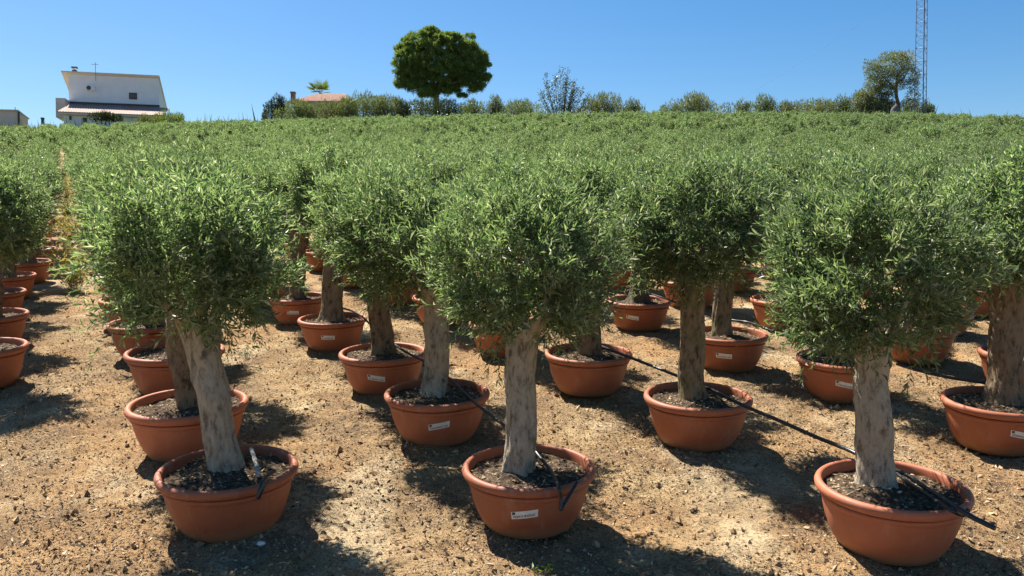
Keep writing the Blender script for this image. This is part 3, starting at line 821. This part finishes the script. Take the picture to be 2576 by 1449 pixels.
def bush(name, label, cat, px, w, top, mat, Y, seed, n=2600, leaf=.2, lobes=15, trunk=False, group=None, spiky=.35, floor_py=None):
    g = np.random.default_rng(seed)
    X = at(px, 290, Y)[0]; zt = at(px, top, Y)[2]
    zb = terr(X, Y); 
    a = w * .64 * Y / F; hgt = zt - zb
    low = zb if floor_py is None else at(px, floor_py, Y)[2]
    root = thing(name, label, cat, (X, Y, zb), 0, group)
    L = []
    n = int(n * 1.7)
    for k in range(lobes):
        q = g.uniform(-.75, .75); ht = (1 - .3 * q * q) * g.uniform(.84, 1.0) if k else 1.0
        if k == 0: q = g.uniform(-.2, .2)
        top_z = low - zb + (hgt - (low - zb)) * ht
        rz_ = max(.25, (top_z - (low - zb)) * g.uniform(.22, .36))
        L.append(((q * a, g.uniform(-.5, .5) * a * .7, top_z - rz_), (a * g.uniform(.18, .36), a * g.uniform(.18, .36), rz_)))
        L.append(((q * a * .9, g.uniform(-.5, .5) * a * .7, (low - zb) + (top_z - (low - zb)) * .4), (a * .42, a * .42, (top_z - (low - zb)) * .45)))
    mb = MB(); v, f = leaf_lobes(L, n, leaf, g, .42, spiky); mb.add(v, f)
    # loose sprigs above the outline
    m = n // 7
    k = g.integers(0, len(L), m); C = np.array([l[0] for l in L])[k]; Rr = np.array([l[1] for l in L])[k]
    u = unit(np.abs(g.normal(size=(m, 3))) * np.sign(g.normal(size=(m, 3))) * [1, 1, 0] + [0, 0, 1.0])
    d = unit(u * .5 + [0, 0, 1.]); v, f = leaf_quads(C + u * Rr * .95, d, rand_perp(d, g), leaf * g.uniform(1, 3.0, m), np.full(m, leaf * .32)); mb.add(v, f)
    mb.build('foliage', [mat], root)
    tb = MB()
    for k in range(4 if not trunk else 3):
        c, r = L[(k * 2) % len(L)]
        p1 = np.array(c) * [.5, .5, 1] ; p1[2] = c[2] * .55
        tb.tube([(g.normal() * .08, g.normal() * .08, -.1), p1, np.array(c)], [.07 + .02 * hgt, .05 + .01 * hgt, .02], 6)
    tb.build('trunk', [M['bark_dark']], root, True)
    return root

BO, BB, BD, BL = M['bush_olive'], M['bush_brown'], M['bush_dark'], M['bush_lime']
GB = 'bushes along the skyline'
B = [
 ('round dark green tree at the left end of the hedge beside the brick chimney', 'tree', 698, 54, 239, BD, 90, 3600, .16),
 ('tiny dark bush at the far left foot of the hedge', 'bush', 668, 19, 281, BD, 87, 700, .13),
 ('grey green bush in front of the brick chimney', 'bush', 752, 88, 252, BO, 86, 3000, .17),
 ('brownish bush in front of the red tiled roof', 'bush', 825, 98, 251, BB, 86, 3200, .17),
 ('tallest bush of the hedge, just right of the red tiled roof', 'bush', 915, 92, 229, BO, 87, 3600, .17),
 ('wide brownish green bush left of the dark bush near the pine', 'bush', 973, 74, 236, BB, 86, 3000, .17),
 ('dark round bush at the right end of the hedge, left of the pine', 'bush', 1013, 38, 250, BD, 84, 1600, .15),
 ('dark glossy shrub at the foot of the pine', 'shrub', 1100, 124, 246, BD, 87, 3400, .17),
 ('grey green bush right of the pine foot', 'bush', 1190, 62, 250, BO, 86, 2000, .16),
 ('narrow upright bush halfway between the pine and the open twiggy shrub', 'bush', 1246, 40, 239, BB, 87, 1700, .15),
 ('low grey bush left of the open twiggy shrub', 'bush', 1308, 84, 249, BO, 86, 2300, .16),
 ('rounded brownish bush right of the open twiggy shrub', 'bush', 1520, 84, 230, BB, 87, 3200, .17),
 ('small pointed bush right of the rounded brownish bush', 'bush', 1590, 38, 245, BO, 86, 1300, .15),
 ('thin low bush at the right edge of the skyline gap', 'bush', 1690, 50, 252, BO, 86, 1300, .15),
 ('broad two humped bush right of the skyline gap', 'bush', 1757, 100, 234, BB, 87, 3200, .17),
 ('small spiky bush between two lower scrubby bushes', 'bush', 1867, 28, 246, BB, 86, 1000, .15),
 ('medium loose bush under the faint guy wire end', 'bush', 1918, 60, 237, BO, 87, 2000, .16),
 ('low bush left of the broad low hedge near the mast', 'bush', 1978, 48, 253, BB, 86, 1400, .15),
 ('broad low bush midway to the olive tree by the mast', 'bush', 2045, 112, 248, BB, 86, 2800, .17),
 ('upright bush left of the olive tree by the mast', 'bush', 2118, 42, 240, BO, 87, 1600, .16),
 ('bush leaning against the olive tree by the mast', 'bush', 2166, 80, 228, BB, 87, 2800, .17),
 ('low bush under the olive tree by the mast', 'bush', 2222, 60, 246, BB, 86, 1900, .16),
 ('small grey bush at the right foot of the lattice mast', 'bush', 2331, 34, 252, BO, 86, 1300, .15),
 ('bush between olive tree trunk and the lattice mast', 'bush', 2288, 44, 252, BO, 87, 1400, .15),
 ('lime green rounded bush at the right corner of the white house', 'bush', 420, 74, 279, BL, 84, 2600, .15),
 ('reddish brown low bush before the right end of the tiled porch', 'bush', 366, 56, 287, BB, 83, 1700, .14),
]
for i, (lab, cat, px, w, top, mat, Y, n, lf) in enumerate(B):
    bush('skyline_bush' if cat == 'bush' else ('skyline_tree' if cat == 'tree' else 'skyline_shrub'), lab, cat, px, w, top, mat, Y, 300 + i, n, lf * .95, group=GB)
bush('garden_shrub', 'flat dark shrub in front of the white house', 'shrub', 262, 66, 287, BD, 82, 410, 2000, .14, 6, group=GB, floor_py=303)

def hedgerow():
    g = np.random.default_rng(64)
    Y = 88.0; L = []
    for px in np.concatenate([np.arange(690, 1620, 9.0), np.arange(1668, 2345, 9.0)]):
        px = px + g.uniform(-5, 5)
        base = np.interp(px, [690, 730, 850, 930, 1000, 1100, 1300, 1620, 1668, 2100, 2345], [264, 253, 244, 236, 246, 256, 261, 265, 266, 259, 264])
        top = base + 6 + 16 * (vnoise(np.array([px * .035]), np.array([2.0]), 9)[0] - .5) + g.uniform(-4, 5)
        yy = Y + g.uniform(-.9, .9); P = at(px, top, yy); zb = terr(P[0], yy); h = P[2] - zb
        rx = g.uniform(.3, .62); rz_ = h * g.uniform(.22, .4)
        L.append(((P[0], yy, P[2] - rz_), (rx, rx, rz_))); L.append(((P[0], yy, zb + h * .4), (rx * 1.1, rx, h * .42)))
    mb = MB(); v, f = leaf_lobes(L, 26000, .16, g, .42, .6, .5); mb.add(v, f)
    k = g.integers(0, len(L) // 2, 2600) * 2
    C = np.array([l[0] for l in L])[k]; Rr = np.array([l[1] for l in L])[k]
    u = unit(np.stack([g.normal(size=2600), g.normal(size=2600), np.abs(g.normal(size=2600)) + .5], 1))
    d = unit(u * .5 + [0, 0, 1.]); v, f = leaf_quads(C + u * Rr * .92, d, rand_perp(d, g), .17 * g.uniform(1, 2.6, 2600), np.full(2600, .06)); mb.add(v, f)
    o = mb.build('hedgerow_scrub', [M['bush_olive']])
    tag(o, 'continuous grey green scrub along the top of the field', 'scrub', None, 'stuff')
hedgerow()

def open_shrub():
    g = np.random.default_rng(77); Y = 84
    X = at(1411, 280, Y)[0]; zb = terr(X, Y); k = Y / F
    root = thing('open_shrub', 'tall open shrub with thin upright stems and sky between its leaves', 'shrub', (X, Y, zb))
    tb = MB(); lv = MB()
    zt0 = at(1411, 280, Y)[2] - zb
    for i in range(34):
        px = g.uniform(-72, 72); top = 280 - 170 + 0
        hpx = (100 - .012 * px * px + g.uniform(-22, 14)) if px < 20 else (82 - .009 * px * px + g.uniform(-20, 10))
        tip = np.array([px * k, g.uniform(-.9, .9), zt0 + hpx * k])
        b = np.array([px * k * .12, g.normal() * .15, -.1]); m_ = (b + tip) / 2 + [px * k * .12, 0, -.1]
        t = np.linspace(0, 1, 8)[:, None]; P = b * (1 - t) ** 2 + 2 * m_ * t * (1 - t) + tip * t ** 2
        tb.tube(P, np.linspace(.035, .008, 8), 5)
        n = 84
        t = g.uniform(.32, 1, n)[:, None]; Q = b * (1 - t) ** 2 + 2 * m_ * t * (1 - t) + tip * t ** 2
        Q = Q + g.normal(size=(n, 3)) * .13
        d = unit(np.array([0, 0, .5]) + g.normal(size=(n, 3))); L = g.uniform(.1, .22, n)
        v, f = leaf_quads(Q, d, rand_perp(d, g), L, L * .55); lv.add(v, f)
    lv.build('foliage', [M['bush_grey']], root); tb.build('stems', [M['bark_dark']], root, True)
open_shrub()

def mast_tree():
    g = np.random.default_rng(78); Y = 86; k = Y / F
    X = at(2252, 280, Y)[0]; zb = terr(X, Y)
    root = thing('olive_tree', 'grey green olive tree with bare crooked trunk left of the lattice mast', 'tree', (X, Y, zb))
    z = lambda py: at(2252, py, Y)[2] - zb
    x = lambda px: (px - 2252) * k
    L = []
    for px, py, rx, ry in [(2245, 165, 36, 30), (2275, 160, 30, 22), (2215, 190, 30, 28), (2240, 200, 34, 24), (2280, 190, 28, 24), (2195, 175, 18, 20), (2255, 148, 22, 16), (2200, 212, 26, 18), (2180, 168, 8, 18), (2300, 195, 12, 18), (2265, 215, 16, 10), (2188, 232, 22, 16), (2168, 248, 22, 16), (2210, 245, 24, 18), (2228, 140, 12, 10), (2280, 140, 14, 10), (2205, 160, 14, 12), (2290, 215, 12, 14), (2240, 230, 10, 10), (2228, 262, 24, 14), (2296, 248, 16, 24), (2285, 262, 22, 12), (2200, 262, 26, 12), (2225, 226, 22, 20), (2204, 238, 24, 20), (2238, 246, 14, 16)]:
        L.append(((x(px), g.uniform(-.6, .6), z(py)), (rx * k, rx * k * .9, ry * k)))
    mb = MB(); v, f = leaf_lobes([(c_, tuple(q * 1.1 for q in r_)) for c_, r_ in L], 17000, .17, g, .36, .25, .4); mb.add(v, f)
    v, f = leaf_lobes([(c, tuple(q * 1.22 for q in r)) for c, r in L], 900, .22, g, .3, .5, .85); mb.add(v, f)
    mb.build('crown', [M['bush_brown']], root)
    tb = MB()
    tb.tube([(.25, 0, -.2), (.3, 0, z(262)), (.12, 0, z(245)), (.05, 0, z(225)), (.1, 0, z(205)), (.15, 0, z(180))], [.26, .2, .17, .15, .11, .05], 8)
    tb.tube([(.05, 0, z(225)), (-.7, .1, z(205)), (-1.3, .2, z(190))], [.11, .07, .03], 6); tb.tube([(.1, 0, z(210)), (.8, -.1, z(195)), (1.3, 0, z(175))], [.1, .06, .03], 6)
    tb.build('trunk', [M['bark_brown']], root, True)
    # pale rock at its foot
    gV, gF = lathe([(0, -.5)] + [(math.cos(a) * .55, .1 + math.sin(a) * .6) for a in np.linspace(-1.2, 1.2, 8)] + [(0, .7)], 18)
    gV = gV * (1 + .25 * (vnoise(gV[:, 0] * 3 + 9, gV[:, 2] * 3 + gV[:, 1] * 2, 4)[:, None] - .5))
    p = at(2253, 272, 83)
    o = mk('boulder', gV * [.62, .62, .6], [(gF, 0)], M['rock'], None, True, (p[0], 83, p[2] - .1))
    tag(o, 'grey boulder at the foot of the olive tree by the mast', 'boulder')
    sup = p[2] - .5 - terr(p[0], 83)
    if sup > .05:
        o.scale = (1.3, 1.3, 1 + sup); o.location.z = p[2] - .1 - sup * .4
mast_tree()

def stone_pine():
    g = np.random.default_rng(79); Y = 94; k = Y / F
    X = at(1100, 280, Y)[0]; zb = terr(X, Y)
    root = thing('stone_pine', 'big umbrella shaped stone pine standing alone on the skyline', 'pine tree', (X, Y, zb))
    z = lambda py: at(1100, py, Y)[2] - zb
    x = lambda px: (px - 1100) * k
    # silhouette lobes in photo units: centre, half width, half height
    S = [(1105, 140, 100, 60), (1085, 105, 72, 26), (1150, 118, 58, 30), (1035, 150, 46, 48), (1185, 150, 42, 44), (1105, 175, 105, 36),
         (1045, 200, 48, 18), (1172, 198, 48, 16), (1205, 200, 26, 26), (1000, 170, 14, 22), (1100, 212, 50, 16), (1012, 192, 22, 14), (1210, 160, 18, 22), (1022, 212, 30, 14), (1062, 226, 36, 13), (1180, 220, 36, 14), (1130, 230, 30, 10), (1085, 238, 34, 9), (1150, 236, 26, 9)]
    tufts = []
    n = 1500
    w = np.array([a * b for _, _, a, b in S], float); w /= w.sum()
    for i in range(190):                               # needle clouds, rounded above and hollow below
        cx, cy, a, b = S[g.choice(len(S), p=w)]
        u = unit(g.normal(size=3)); fr = g.uniform(.55, .93)
        cc = np.array([x(cx) + u[0] * a * k * fr, u[1] * a * .85 * k * fr, z(cy) + u[2] * b * k * fr]); cr = g.uniform(.4, .75)
        for q in range(18):
            v = unit(g.normal(size=3)); v[2] = abs(v[2]) * .9 - .18
            tufts.append((tuple(cc + v * cr * np.array([1, 1, .72])), g.uniform(.2, .36), unit(v + u * .6)))
    for i in range(900):
        cx, cy, a, b = S[g.choice(len(S), p=w)]
        u = unit(g.normal(size=3)); fr = g.uniform(.5, .95)
        tufts.append(((x(cx) + u[0] * a * k * fr, u[1] * a * .85 * k * fr, z(cy) + u[2] * b * k * fr), g.uniform(.3, .5), u))
    V = []; mb = MB()
    for c, r, u in tufts:
        m = 64
        d = unit(g.normal(size=(m, 3)) + np.array([0, 0, .9]) + u * .5); s = rand_perp(d, g)
        L = r * g.uniform(.55, 1.05, m)
        v, f = leaf_quads(np.array(c) + d * .05 + g.normal(size=(m, 3)) * r * .22, d, s, L, np.full(m, .048), .05); mb.add(v, f)
    mb.build('crown', [M['pine']], root)
    tb = MB()
    base = (x(1098), 0, -.3); fork = (x(1098), 0, z(235))
    tb.tube([base, (x(1097), 0, z(262)), fork], [.42, .36, .3], 10)
    for pts, r in [([(1098, 238), (1092, 215), (1080, 180), (1060, 140)], .26), ([(1099, 240), (1110, 228), (1130, 205), (1165, 165)], .2), ([(1097, 238), (1070, 215), (1035, 190), (1010, 170)], .14),
                   ([(1098, 232), (1103, 200), (1108, 160), (1110, 110)], .22), ([(1112, 225), (1145, 212), (1185, 205), (1210, 198)], .12), ([(1098, 230), (1118, 205), (1150, 185), (1190, 150)], .15)]:
        P = [(x(a), g.uniform(-.4, .4) + (0 if i == 0 else g.uniform(-1.4, 1.4)), z(b)) for i, (a, b) in enumerate(pts)]
        P[0] = (P[0][0], 0, P[0][2])
        tb.tube(catmull(P, 5), np.linspace(r, r * .25, len(catmull(P, 5))), 7)
    tb.build('trunk', [M['bark_brown']], root, True)
stone_pine()

# ------------------------------------------------------------------ lattice mast
def mast():
    Y = 84; k = Y / F
    zb = terr(at(2317, 280, Y)[0], Y)
    X = at(2317, 280, Y)[0]
    root = thing('lattice_mast', 'tall thin steel lattice mast running out of the top of the picture', 'mast', (X, Y, zb))
    Ht = at(2317, -420, Y)[2] - zb
    legs0 = [(-14.5, .25), (-2, -.55), (16, .25)]
    z0 = -.2
    def leg(i, z):
        t = z / Ht; sc = 1 - .28 * t
        return np.array([legs0[i][0] * k * sc, legs0[i][1] * sc, z])
    for i in range(3):
        MB().tube([leg(i, z0), leg(i, Ht)], .048 if i == 1 else .036, 8).build('leg', [M['dark_metal'] if i == 1 else M['grey_metal']], root, True)
    mb = MB()
    z = 0.3; st = .62; q = 0
    while z < Ht - st:
        for a, b in ((0, 1), (1, 2), (2, 0)):
            mb.tube([leg(a, z), leg(b, z + st)] if q % 2 == 0 else [leg(b, z), leg(a, z + st)], .017, 5, 0, False)
            if q % 2 == 0: mb.tube([leg(a, z), leg(b, z)], .013, 5, 0, False)
        z += st; q += 1
    mb.build('bracing', [M['grey_metal']], root)
    top = leg(0, at(2317, -31, Y)[2] - zb)
    gp = at(1765, 283, Y)
    gx = gp[0] - X
    MB().tube([top, (gx, 1.0, terr(gp[0], Y + 1) - zb)], .0035, 5).build('guy_wire', [M['dark_metal']], root)
mast()

# ------------------------------------------------------------------ white house
def corrugated(x0, x1, y0, y1, z0, z1, waves, amp, thick=.05, ny=2):
    """tile sheet from eave (y0,z0) to ridge (y1,z1) with rounded channels running up the slope"""
    nx = waves * 8 + 1
    xs = np.linspace(x0, x1, nx); V = []
    for lo in (0, 1):
        for t in np.linspace(0, 1, ny):
            for i, xx in enumerate(xs):
                V.append((xx, y0 + (y1 - y0) * t, z0 + (z1 - z0) * t + (amp * math.sin(i / 8 * 2 * math.pi) if not lo else 0) - (thick if lo else 0) + (amp if not lo else 0)))
    V = np.array(V); n = nx * ny; Fq = []
    for t in range(ny - 1):
        for i in range(nx - 1):
            a = t * nx + i
            Fq.append((a, a + 1, a + nx + 1, a + nx)); Fq.append((n + a, n + a + nx, n + a + nx + 1, n + a + 1))
    for i in range(nx - 1):
        Fq.append((i, n + i, n + i + 1, i + 1)); b = (ny - 1) * nx + i; Fq.append((b, b + 1, n + b + 1, n + b))
    for t in range(ny - 1):
        a = t * nx; Fq.append((a, a + nx, n + a + nx, n + a)); b = a + nx - 1; Fq.append((b, n + b, n + b + nx, b + nx))
    return V, Fq

def white_house():
    Y0 = 90.0; th = R(14)
    p0 = at(174, 300, Y0); X0 = p0[0]; c, s = math.cos(th), math.sin(th)
    zb = terr(X0, Y0)
    root = thing('white_house', 'white two storey house with mono pitch roof and tiled porch at left on the skyline', 'house', (X0, Y0, zb), th)
    def T(px, py, ly=0.0):
        """photo point -> local x, local z on the house plane local y = ly"""
        ox, oy = X0 - s * ly, Y0 + c * ly
        d = ray(px, py); u = d[0] / d[1]
        t = (u * oy - ox) / (c - u * s)
        Yw = oy + t * s
        return t, CZ + d[2] / d[1] * Yw - zb
    xl, zt = T(172, 187); xr, _ = T(399, 187); _, zm = T(290, 262); _, z_e = T(290, 281, -5.2)
    D = 4.4
    fall = 2.1
    # upper wall: front high, back low
    zt_b = zt - fall
    V = [(xl, 0, zm - .6), (xr, 0, zm - .6), (xr, D, zm - .6), (xl, D, zm - .6), (xl, 0, zt), (xr, 0, zt), (xr, D, zt_b), (xl, D, zt_b)]
    mb = MB().add(V, [(0, 3, 2, 1), (0, 1, 5, 4), (1, 2, 6, 5), (2, 3, 7, 6), (3, 0, 4, 7), (4, 5, 6, 7)])
    wall = mb.build('upper_wall', [M['white_wall']], root)
    # roof slab with overhangs
    ov = .55; th_ = .13
    k = fall / D
    xa, xb = xl - .62, xr + .12
    def rz(y): return zt + .01 - k * y
    V = [(xa, -.3, rz(-.3)), (xb, -.3, rz(-.3)), (xb, D + ov, rz(D + ov)), (xa, D + ov, rz(D + ov))]
    V = V + [(a, b, z + th_) for a, b, z in V]
    roof = MB().add(V, [(0, 3, 2, 1), (4, 5, 6, 7), (0, 1, 5, 4), (1, 2, 6, 5), (2, 3, 7, 6), (3, 0, 4, 7)]).build('roof', [M['cream_wall']], root)
    # overhanging side fins that close the roof ends
    # chimney
    cx0, cz0 = T(179.5, 183); cx1, cz1 = T(190.5, 166)
    ch = MB().box(cx0, cx1, .25, .7, zt - .15, cz1 - .35)
    chim = ch.build('chimney', [M['dark_metal']], roof)
    MB().box(cx0 + .1, cx1 - .1, .35, .6, cz1 - .348, cz1 - .16).build('chimney_pot', [M['white_wall']], root)
    MB().box(cx0 - .06, cx1 + .06, .2, .75, cz1 - .158, cz1 - .02).build('chimney_cap', [M['dark_metal']], root)
    # lower storey
    xl2, _ = T(160, 300, -4.6); xr2, _ = T(401, 300, -4.6)
    MB().box(xl2, xr2, -4.6, D - .1, -.8, z_e - .02).build('lower_wall', [M['white_wall']], root)
    # tiled porch roof
    xe0, ze = T(143.5, 280.5, -5.2); xe1, _ = T(408, 280.5, -5.2); _, zr = T(290, 266.5, -.02)
    V, Fq = corrugated(xe0, xe1, -5.2, -.02, ze, zr, 40, .028)
    MB().add(V, Fq).build('porch_roof', [M['tile']], root)
    MB().box(xe0 + .1, xe1 - .1, -5.15, -4.66, ze - .22, ze - .06).build('eave_board', [M['cream_wall']], root)
    # pinkish parapet at the left end of the porch
    xp0, zp = T(149, 252); xp1, _ = T(174, 252)
    MB().box(xp0, xl - .02, -1.4, 1.2, z_e - .2, zp).build('parapet', [M['pink_wall']], root)
    f0, fz1 = T(176, 256); f1, fz0 = T(402, 267)  # added dark strip in place of the wall's shadow on the porch roof
    MB().box(f0, f1, -.22, -.004, fz0 - .1, fz1).build('shadow_strip', [M['wall_shadow']], root)
    # window
    wx0, wz1 = T(324.5, 233); wx1, wz0 = T(345, 250.5)
    w = MB()
    b = .1
    w.box(wx0, wx0 + b, -.06, -.003, wz0, wz1); w.box(wx1 - b, wx1, -.06, -.003, wz0, wz1); w.box(wx0 + b, wx1 - b, -.06, -.003, wz1 - b, wz1); w.box(wx0 + b, wx1 - b, -.06, -.003, wz0, wz0 + b)
    wf = w.build('window', [M['dark_metal']], root)
    MB().box(wx0 + b, wx1 - b, -.03, -.005, wz0 + b, wz1 - b).build('pane', [M['rock']], wf)
    # air conditioner with round dark fan
    ax0, az1 = T(218, 216); ax1, az0 = T(240, 229.5)
    ac = MB().box(ax0, ax1, -.36, -.03, az0, az1).build('air_conditioner', [M['white_wall']], root)
    r = (az1 - az0) * .42; fx = ax0 + r * 1.25; fz = (az0 + az1) / 2
    a = np.arange(20) * 2 * math.pi / 20
    Vf = [(fx + r * math.cos(q), -.40, fz + r * math.sin(q)) for q in a] + [(fx + r * math.cos(q), -.361, fz + r * math.sin(q)) for q in a]
    MB().add(Vf, [tuple(range(20))]).add(Vf, [(i, 20 + i, 20 + (i + 1) % 20, (i + 1) % 20) for i in range(20)]).build('fan', [M['dark_metal']], ac)
    # antenna
    nx, nz1 = T(242, 159); _, nz0 = T(242, 205)
    n0, _ = T(232.5, 164); n1, _ = T(249.5, 164); _, nz = T(242, 164)
    an = MB().tube([(nx, -.36, nz0), (nx, -.36, nz1)], .028, 6)
    an.tube([(n0, -.36, nz), (n1, -.36, nz)], .02, 6)
    for q in np.linspace(n0, n1, 7): an.tube([(q, -.6, nz), (q, -.12, nz)], .012, 5)
    an.build('antenna', [M['grey_metal']], root)
    # ground floor openings
    d0, dz1 = T(208, 296, -4.6); d1, _ = T(219, 300, -4.6)
    MB().box(d0, d1, -4.65, -4.603, -.5, dz1).build('door', [M['dark_metal']], root)
    g0, gz1 = T(175, 292, -4.6); g1, gz0 = T(180, 302, -4.6)  # small ground floor window, drawn as a shallow dark box
    MB().box(g0, g1, -4.75, -4.603, gz0, gz1).build('small_window', [M['dark_metal']], root)
white_house()

def left_shed():
    Y = 86; p = at(46, 300, Y); zb = terr(p[0], Y)
    root = thing('pale_outbuilding', 'pale pinkish outbuilding cut by the left picture edge', 'building', (p[0], Y, zb), R(10))
    k = Y / F
    zt = at(46, 280, Y)[2] - zb; zt2 = at(72, 292, Y)[2] - zb
    # gable end at right: front wall left of the corner, side wall receding to the right
    V = [(-3.4, 0, -.6), (0, 0, -.6), (.3, 1.7, -.6), (-3.4, 1.7, -.6), (-3.4, 0, zt), (0, 0, zt), (.3, 1.7, zt2), (-3.4, 1.7, zt2)]
    MB().add(V, [(0, 3, 2, 1), (0, 1, 5, 4), (1, 2, 6, 5), (2, 3, 7, 6), (3, 0, 4, 7), (4, 5, 6, 7)]).build('wall', [M['pink_wall']], root)
    V = [(-3.6, -.25, zt + .02), (.1, -.25, zt + .02), (.4, 1.85, zt2 - .03), (-3.6, 1.85, zt2 - .03)]; V = V + [(a, b, z + .1) for a, b, z in V]
    MB().add(V, [(0, 3, 2, 1), (4, 5, 6, 7), (0, 1, 5, 4), (1, 2, 6, 5), (2, 3, 7, 6), (3, 0, 4, 7)]).build('roof', [M['cream_wall']], root)
    MB().box(-.02, .16, -.1, -.003, -.6, zt - .05).build('downpipe', [M['dark_metal']], root)
    MB().tube([(-.15, -.32, zt), (-.15, -.32, zt + .35)], .03, 6).build('vent_pipe', [M['dark_metal']], root)
left_shed()

def post():
    Y = 85; p = at(107, 296, Y); zb = terr(p[0], Y)
    mb = MB(); mb.box(-.1, .1, -.1, .1, -.2, p[2] - zb - .15); mb.box(-.13, .13, -.13, .13, p[2] - zb - .148, p[2] - zb)
    o = mb.build('gate_post', [M['dark_metal']], None, False, (p[0], Y, zb))
    tag(o, 'short dark post between the pale outbuilding and the white house', 'post')
post()

# ------------------------------------------------------------------ tiled house behind the hedge, palm
def tiled_house():
    Y = 92; p = at(815, 290, Y); zb = terr(p[0], Y); k = Y / F
    root = thing('tiled_house', 'low house with red tiled hip roof and brick chimney behind the hedge', 'house', (p[0], Y, zb))
    z = lambda py: at(815, py, Y)[2] - zb
    x = lambda px: (px - 815) * k
    ze, zr = z(254), at(815, 236, Y + 2.3)[2] - zb
    x0, x1 = x(728), x(892); D = 4.6
    MB().box(x0 + .4, x1 - .4, .4, D - .4, -.4, ze - .02).build('wall', [M['cream_wall']], root)
    # hip roof with tile channels on the front face
    mb = MB()
    n = 34 * 6
    r0, r1 = x(785), x(858)
    V = []
    for i in range(n + 1):
        t = i / n; xa = x0 + (x1 - x0) * t
        h = min(1, (xa - x0) / (r0 - x0)) if xa < r0 else (1 if xa < r1 else (x1 - xa) / (x1 - r1))
        w_ = .05 * math.sin(i / 6 * 2 * math.pi)
        V += [(xa, 0, ze + w_), (xa, D / 2 * h, ze + (zr - ze) * h + w_ * .8), (xa, D, ze)]
    Fq = []
    for i in range(n):
        a = 3 * i; Fq += [(a, a + 3, a + 4, a + 1), (a + 1, a + 4, a + 5, a + 2)]
    mb.add(V, Fq)
    roof = mb.build('roof', [M['tile_red']], root)
    c0, c1 = x(729), x(739)
    chm = MB(); chm.box(c0, c1, .5, 1.0, ze - .2, z(232)); chm.box(c0 - .05, c1 + .05, .45, 1.05, z(232) + .003, z(228))
    chm.build('chimney', [M['brick']], roof)
tiled_house()

def palm():
    g = np.random.default_rng(80); Y = 99; k = Y / F
    p = at(806, 234, Y); zb = terr(p[0], Y); hz = p[2] - zb
    root = thing('fan_palm', 'small fan palm rising behind the red tiled roof', 'palm tree', (p[0], Y, zb))
    tb = MB(); tb.tube([(0, 0, -.2), (.05, 0, hz * .5), (0, 0, hz)], [.22, .18, .17], 9); tb.build('trunk', [M['bark_brown']], root, True)
    mb = MB()
    for i in range(15):
        az = g.random() * 6.283; el = g.uniform(-.05, 1.3)
        d = np.array([math.cos(az) * math.cos(el), math.sin(az) * math.cos(el), math.sin(el)])
        c = np.array([0, 0, hz]) + d * .7
        mb.tube([(0, 0, hz - .05), tuple(c)], .02, 5, 0, False)
        s = unit(np.cross(d, [0, 0, 1.]) + g.normal(size=3) * .1); up = np.cross(s, d)
        for q in np.linspace(-1.15, 1.15, 13):
            dd = unit(d * math.cos(q) + s * math.sin(q) + up * .05)
            L = 1.2 * (1 - .2 * abs(q))
            v, f = leaf_quads(c[None], dd[None], unit(np.cross(dd, up))[None], np.array([L]), np.array([.06]), .1); mb.add(v, f)
    mb.build('crown', [M['bush_lime']], root)
palm()

# ------------------------------------------------------------------ light, sky, camera
S = np.array([-.36, .44, .84]); S /= np.linalg.norm(S)
sun = bpy.data.lights.new('sun', 'SUN'); sun.energy = 5.0; sun.angle = R(.5); sun.color = (1, .95, .86)
so = bpy.data.objects.new('sun', sun); COL.objects.link(so)
so.rotation_euler = Vector(S).to_track_quat('Z', 'Y').to_euler(); so.location = (-20, 20, 50)
w = bpy.data.worlds.new('World'); SC.world = w; w.use_nodes = True
nt = w.node_tree; sk = nt.nodes.new('ShaderNodeTexSky'); sk.sky_type = 'NISHITA'; sk.sun_disc = False
sk.sun_elevation = math.asin(S[2]); sk.sun_rotation = math.atan2(S[0], S[1])
sk.altitude = 100; sk.air_density = 1.0; sk.dust_density = .7; sk.ozone_density = 2.4
hs = nt.nodes.new('ShaderNodeHueSaturation'); hs.inputs['Saturation'].default_value = 1.4
nt.links.new(sk.outputs[0], hs.inputs['Color']); nt.links.new(hs.outputs[0], nt.nodes['Background'].inputs[0]); nt.nodes['Background'].inputs[1].default_value = .053

cam = bpy.data.cameras.new('camera'); cam.sensor_width = 36; cam.lens = F / 2576 * 36; cam.clip_end = 3000
co = bpy.data.objects.new('camera', cam); COL.objects.link(co)
co.location = (0, 0, CZ); co.rotation_euler = (R(90) - PITCH, 0, 0)
SC.camera = co
vs = SC.view_settings; vs.view_transform = 'Standard'; vs.look = 'None'; vs.exposure = 1.38; vs.gamma = 1.0
SC.render.engine = 'CYCLES'
SC.cycles.max_bounces = 8; SC.cycles.diffuse_bounces = 5; SC.cycles.transmission_bounces = 4
SC.cycles.use_denoising = True; SC.cycles.denoiser = 'OPENIMAGEDENOISE'; SC.cycles.denoising_input_passes = 'RGB_ALBEDO_NORMAL'
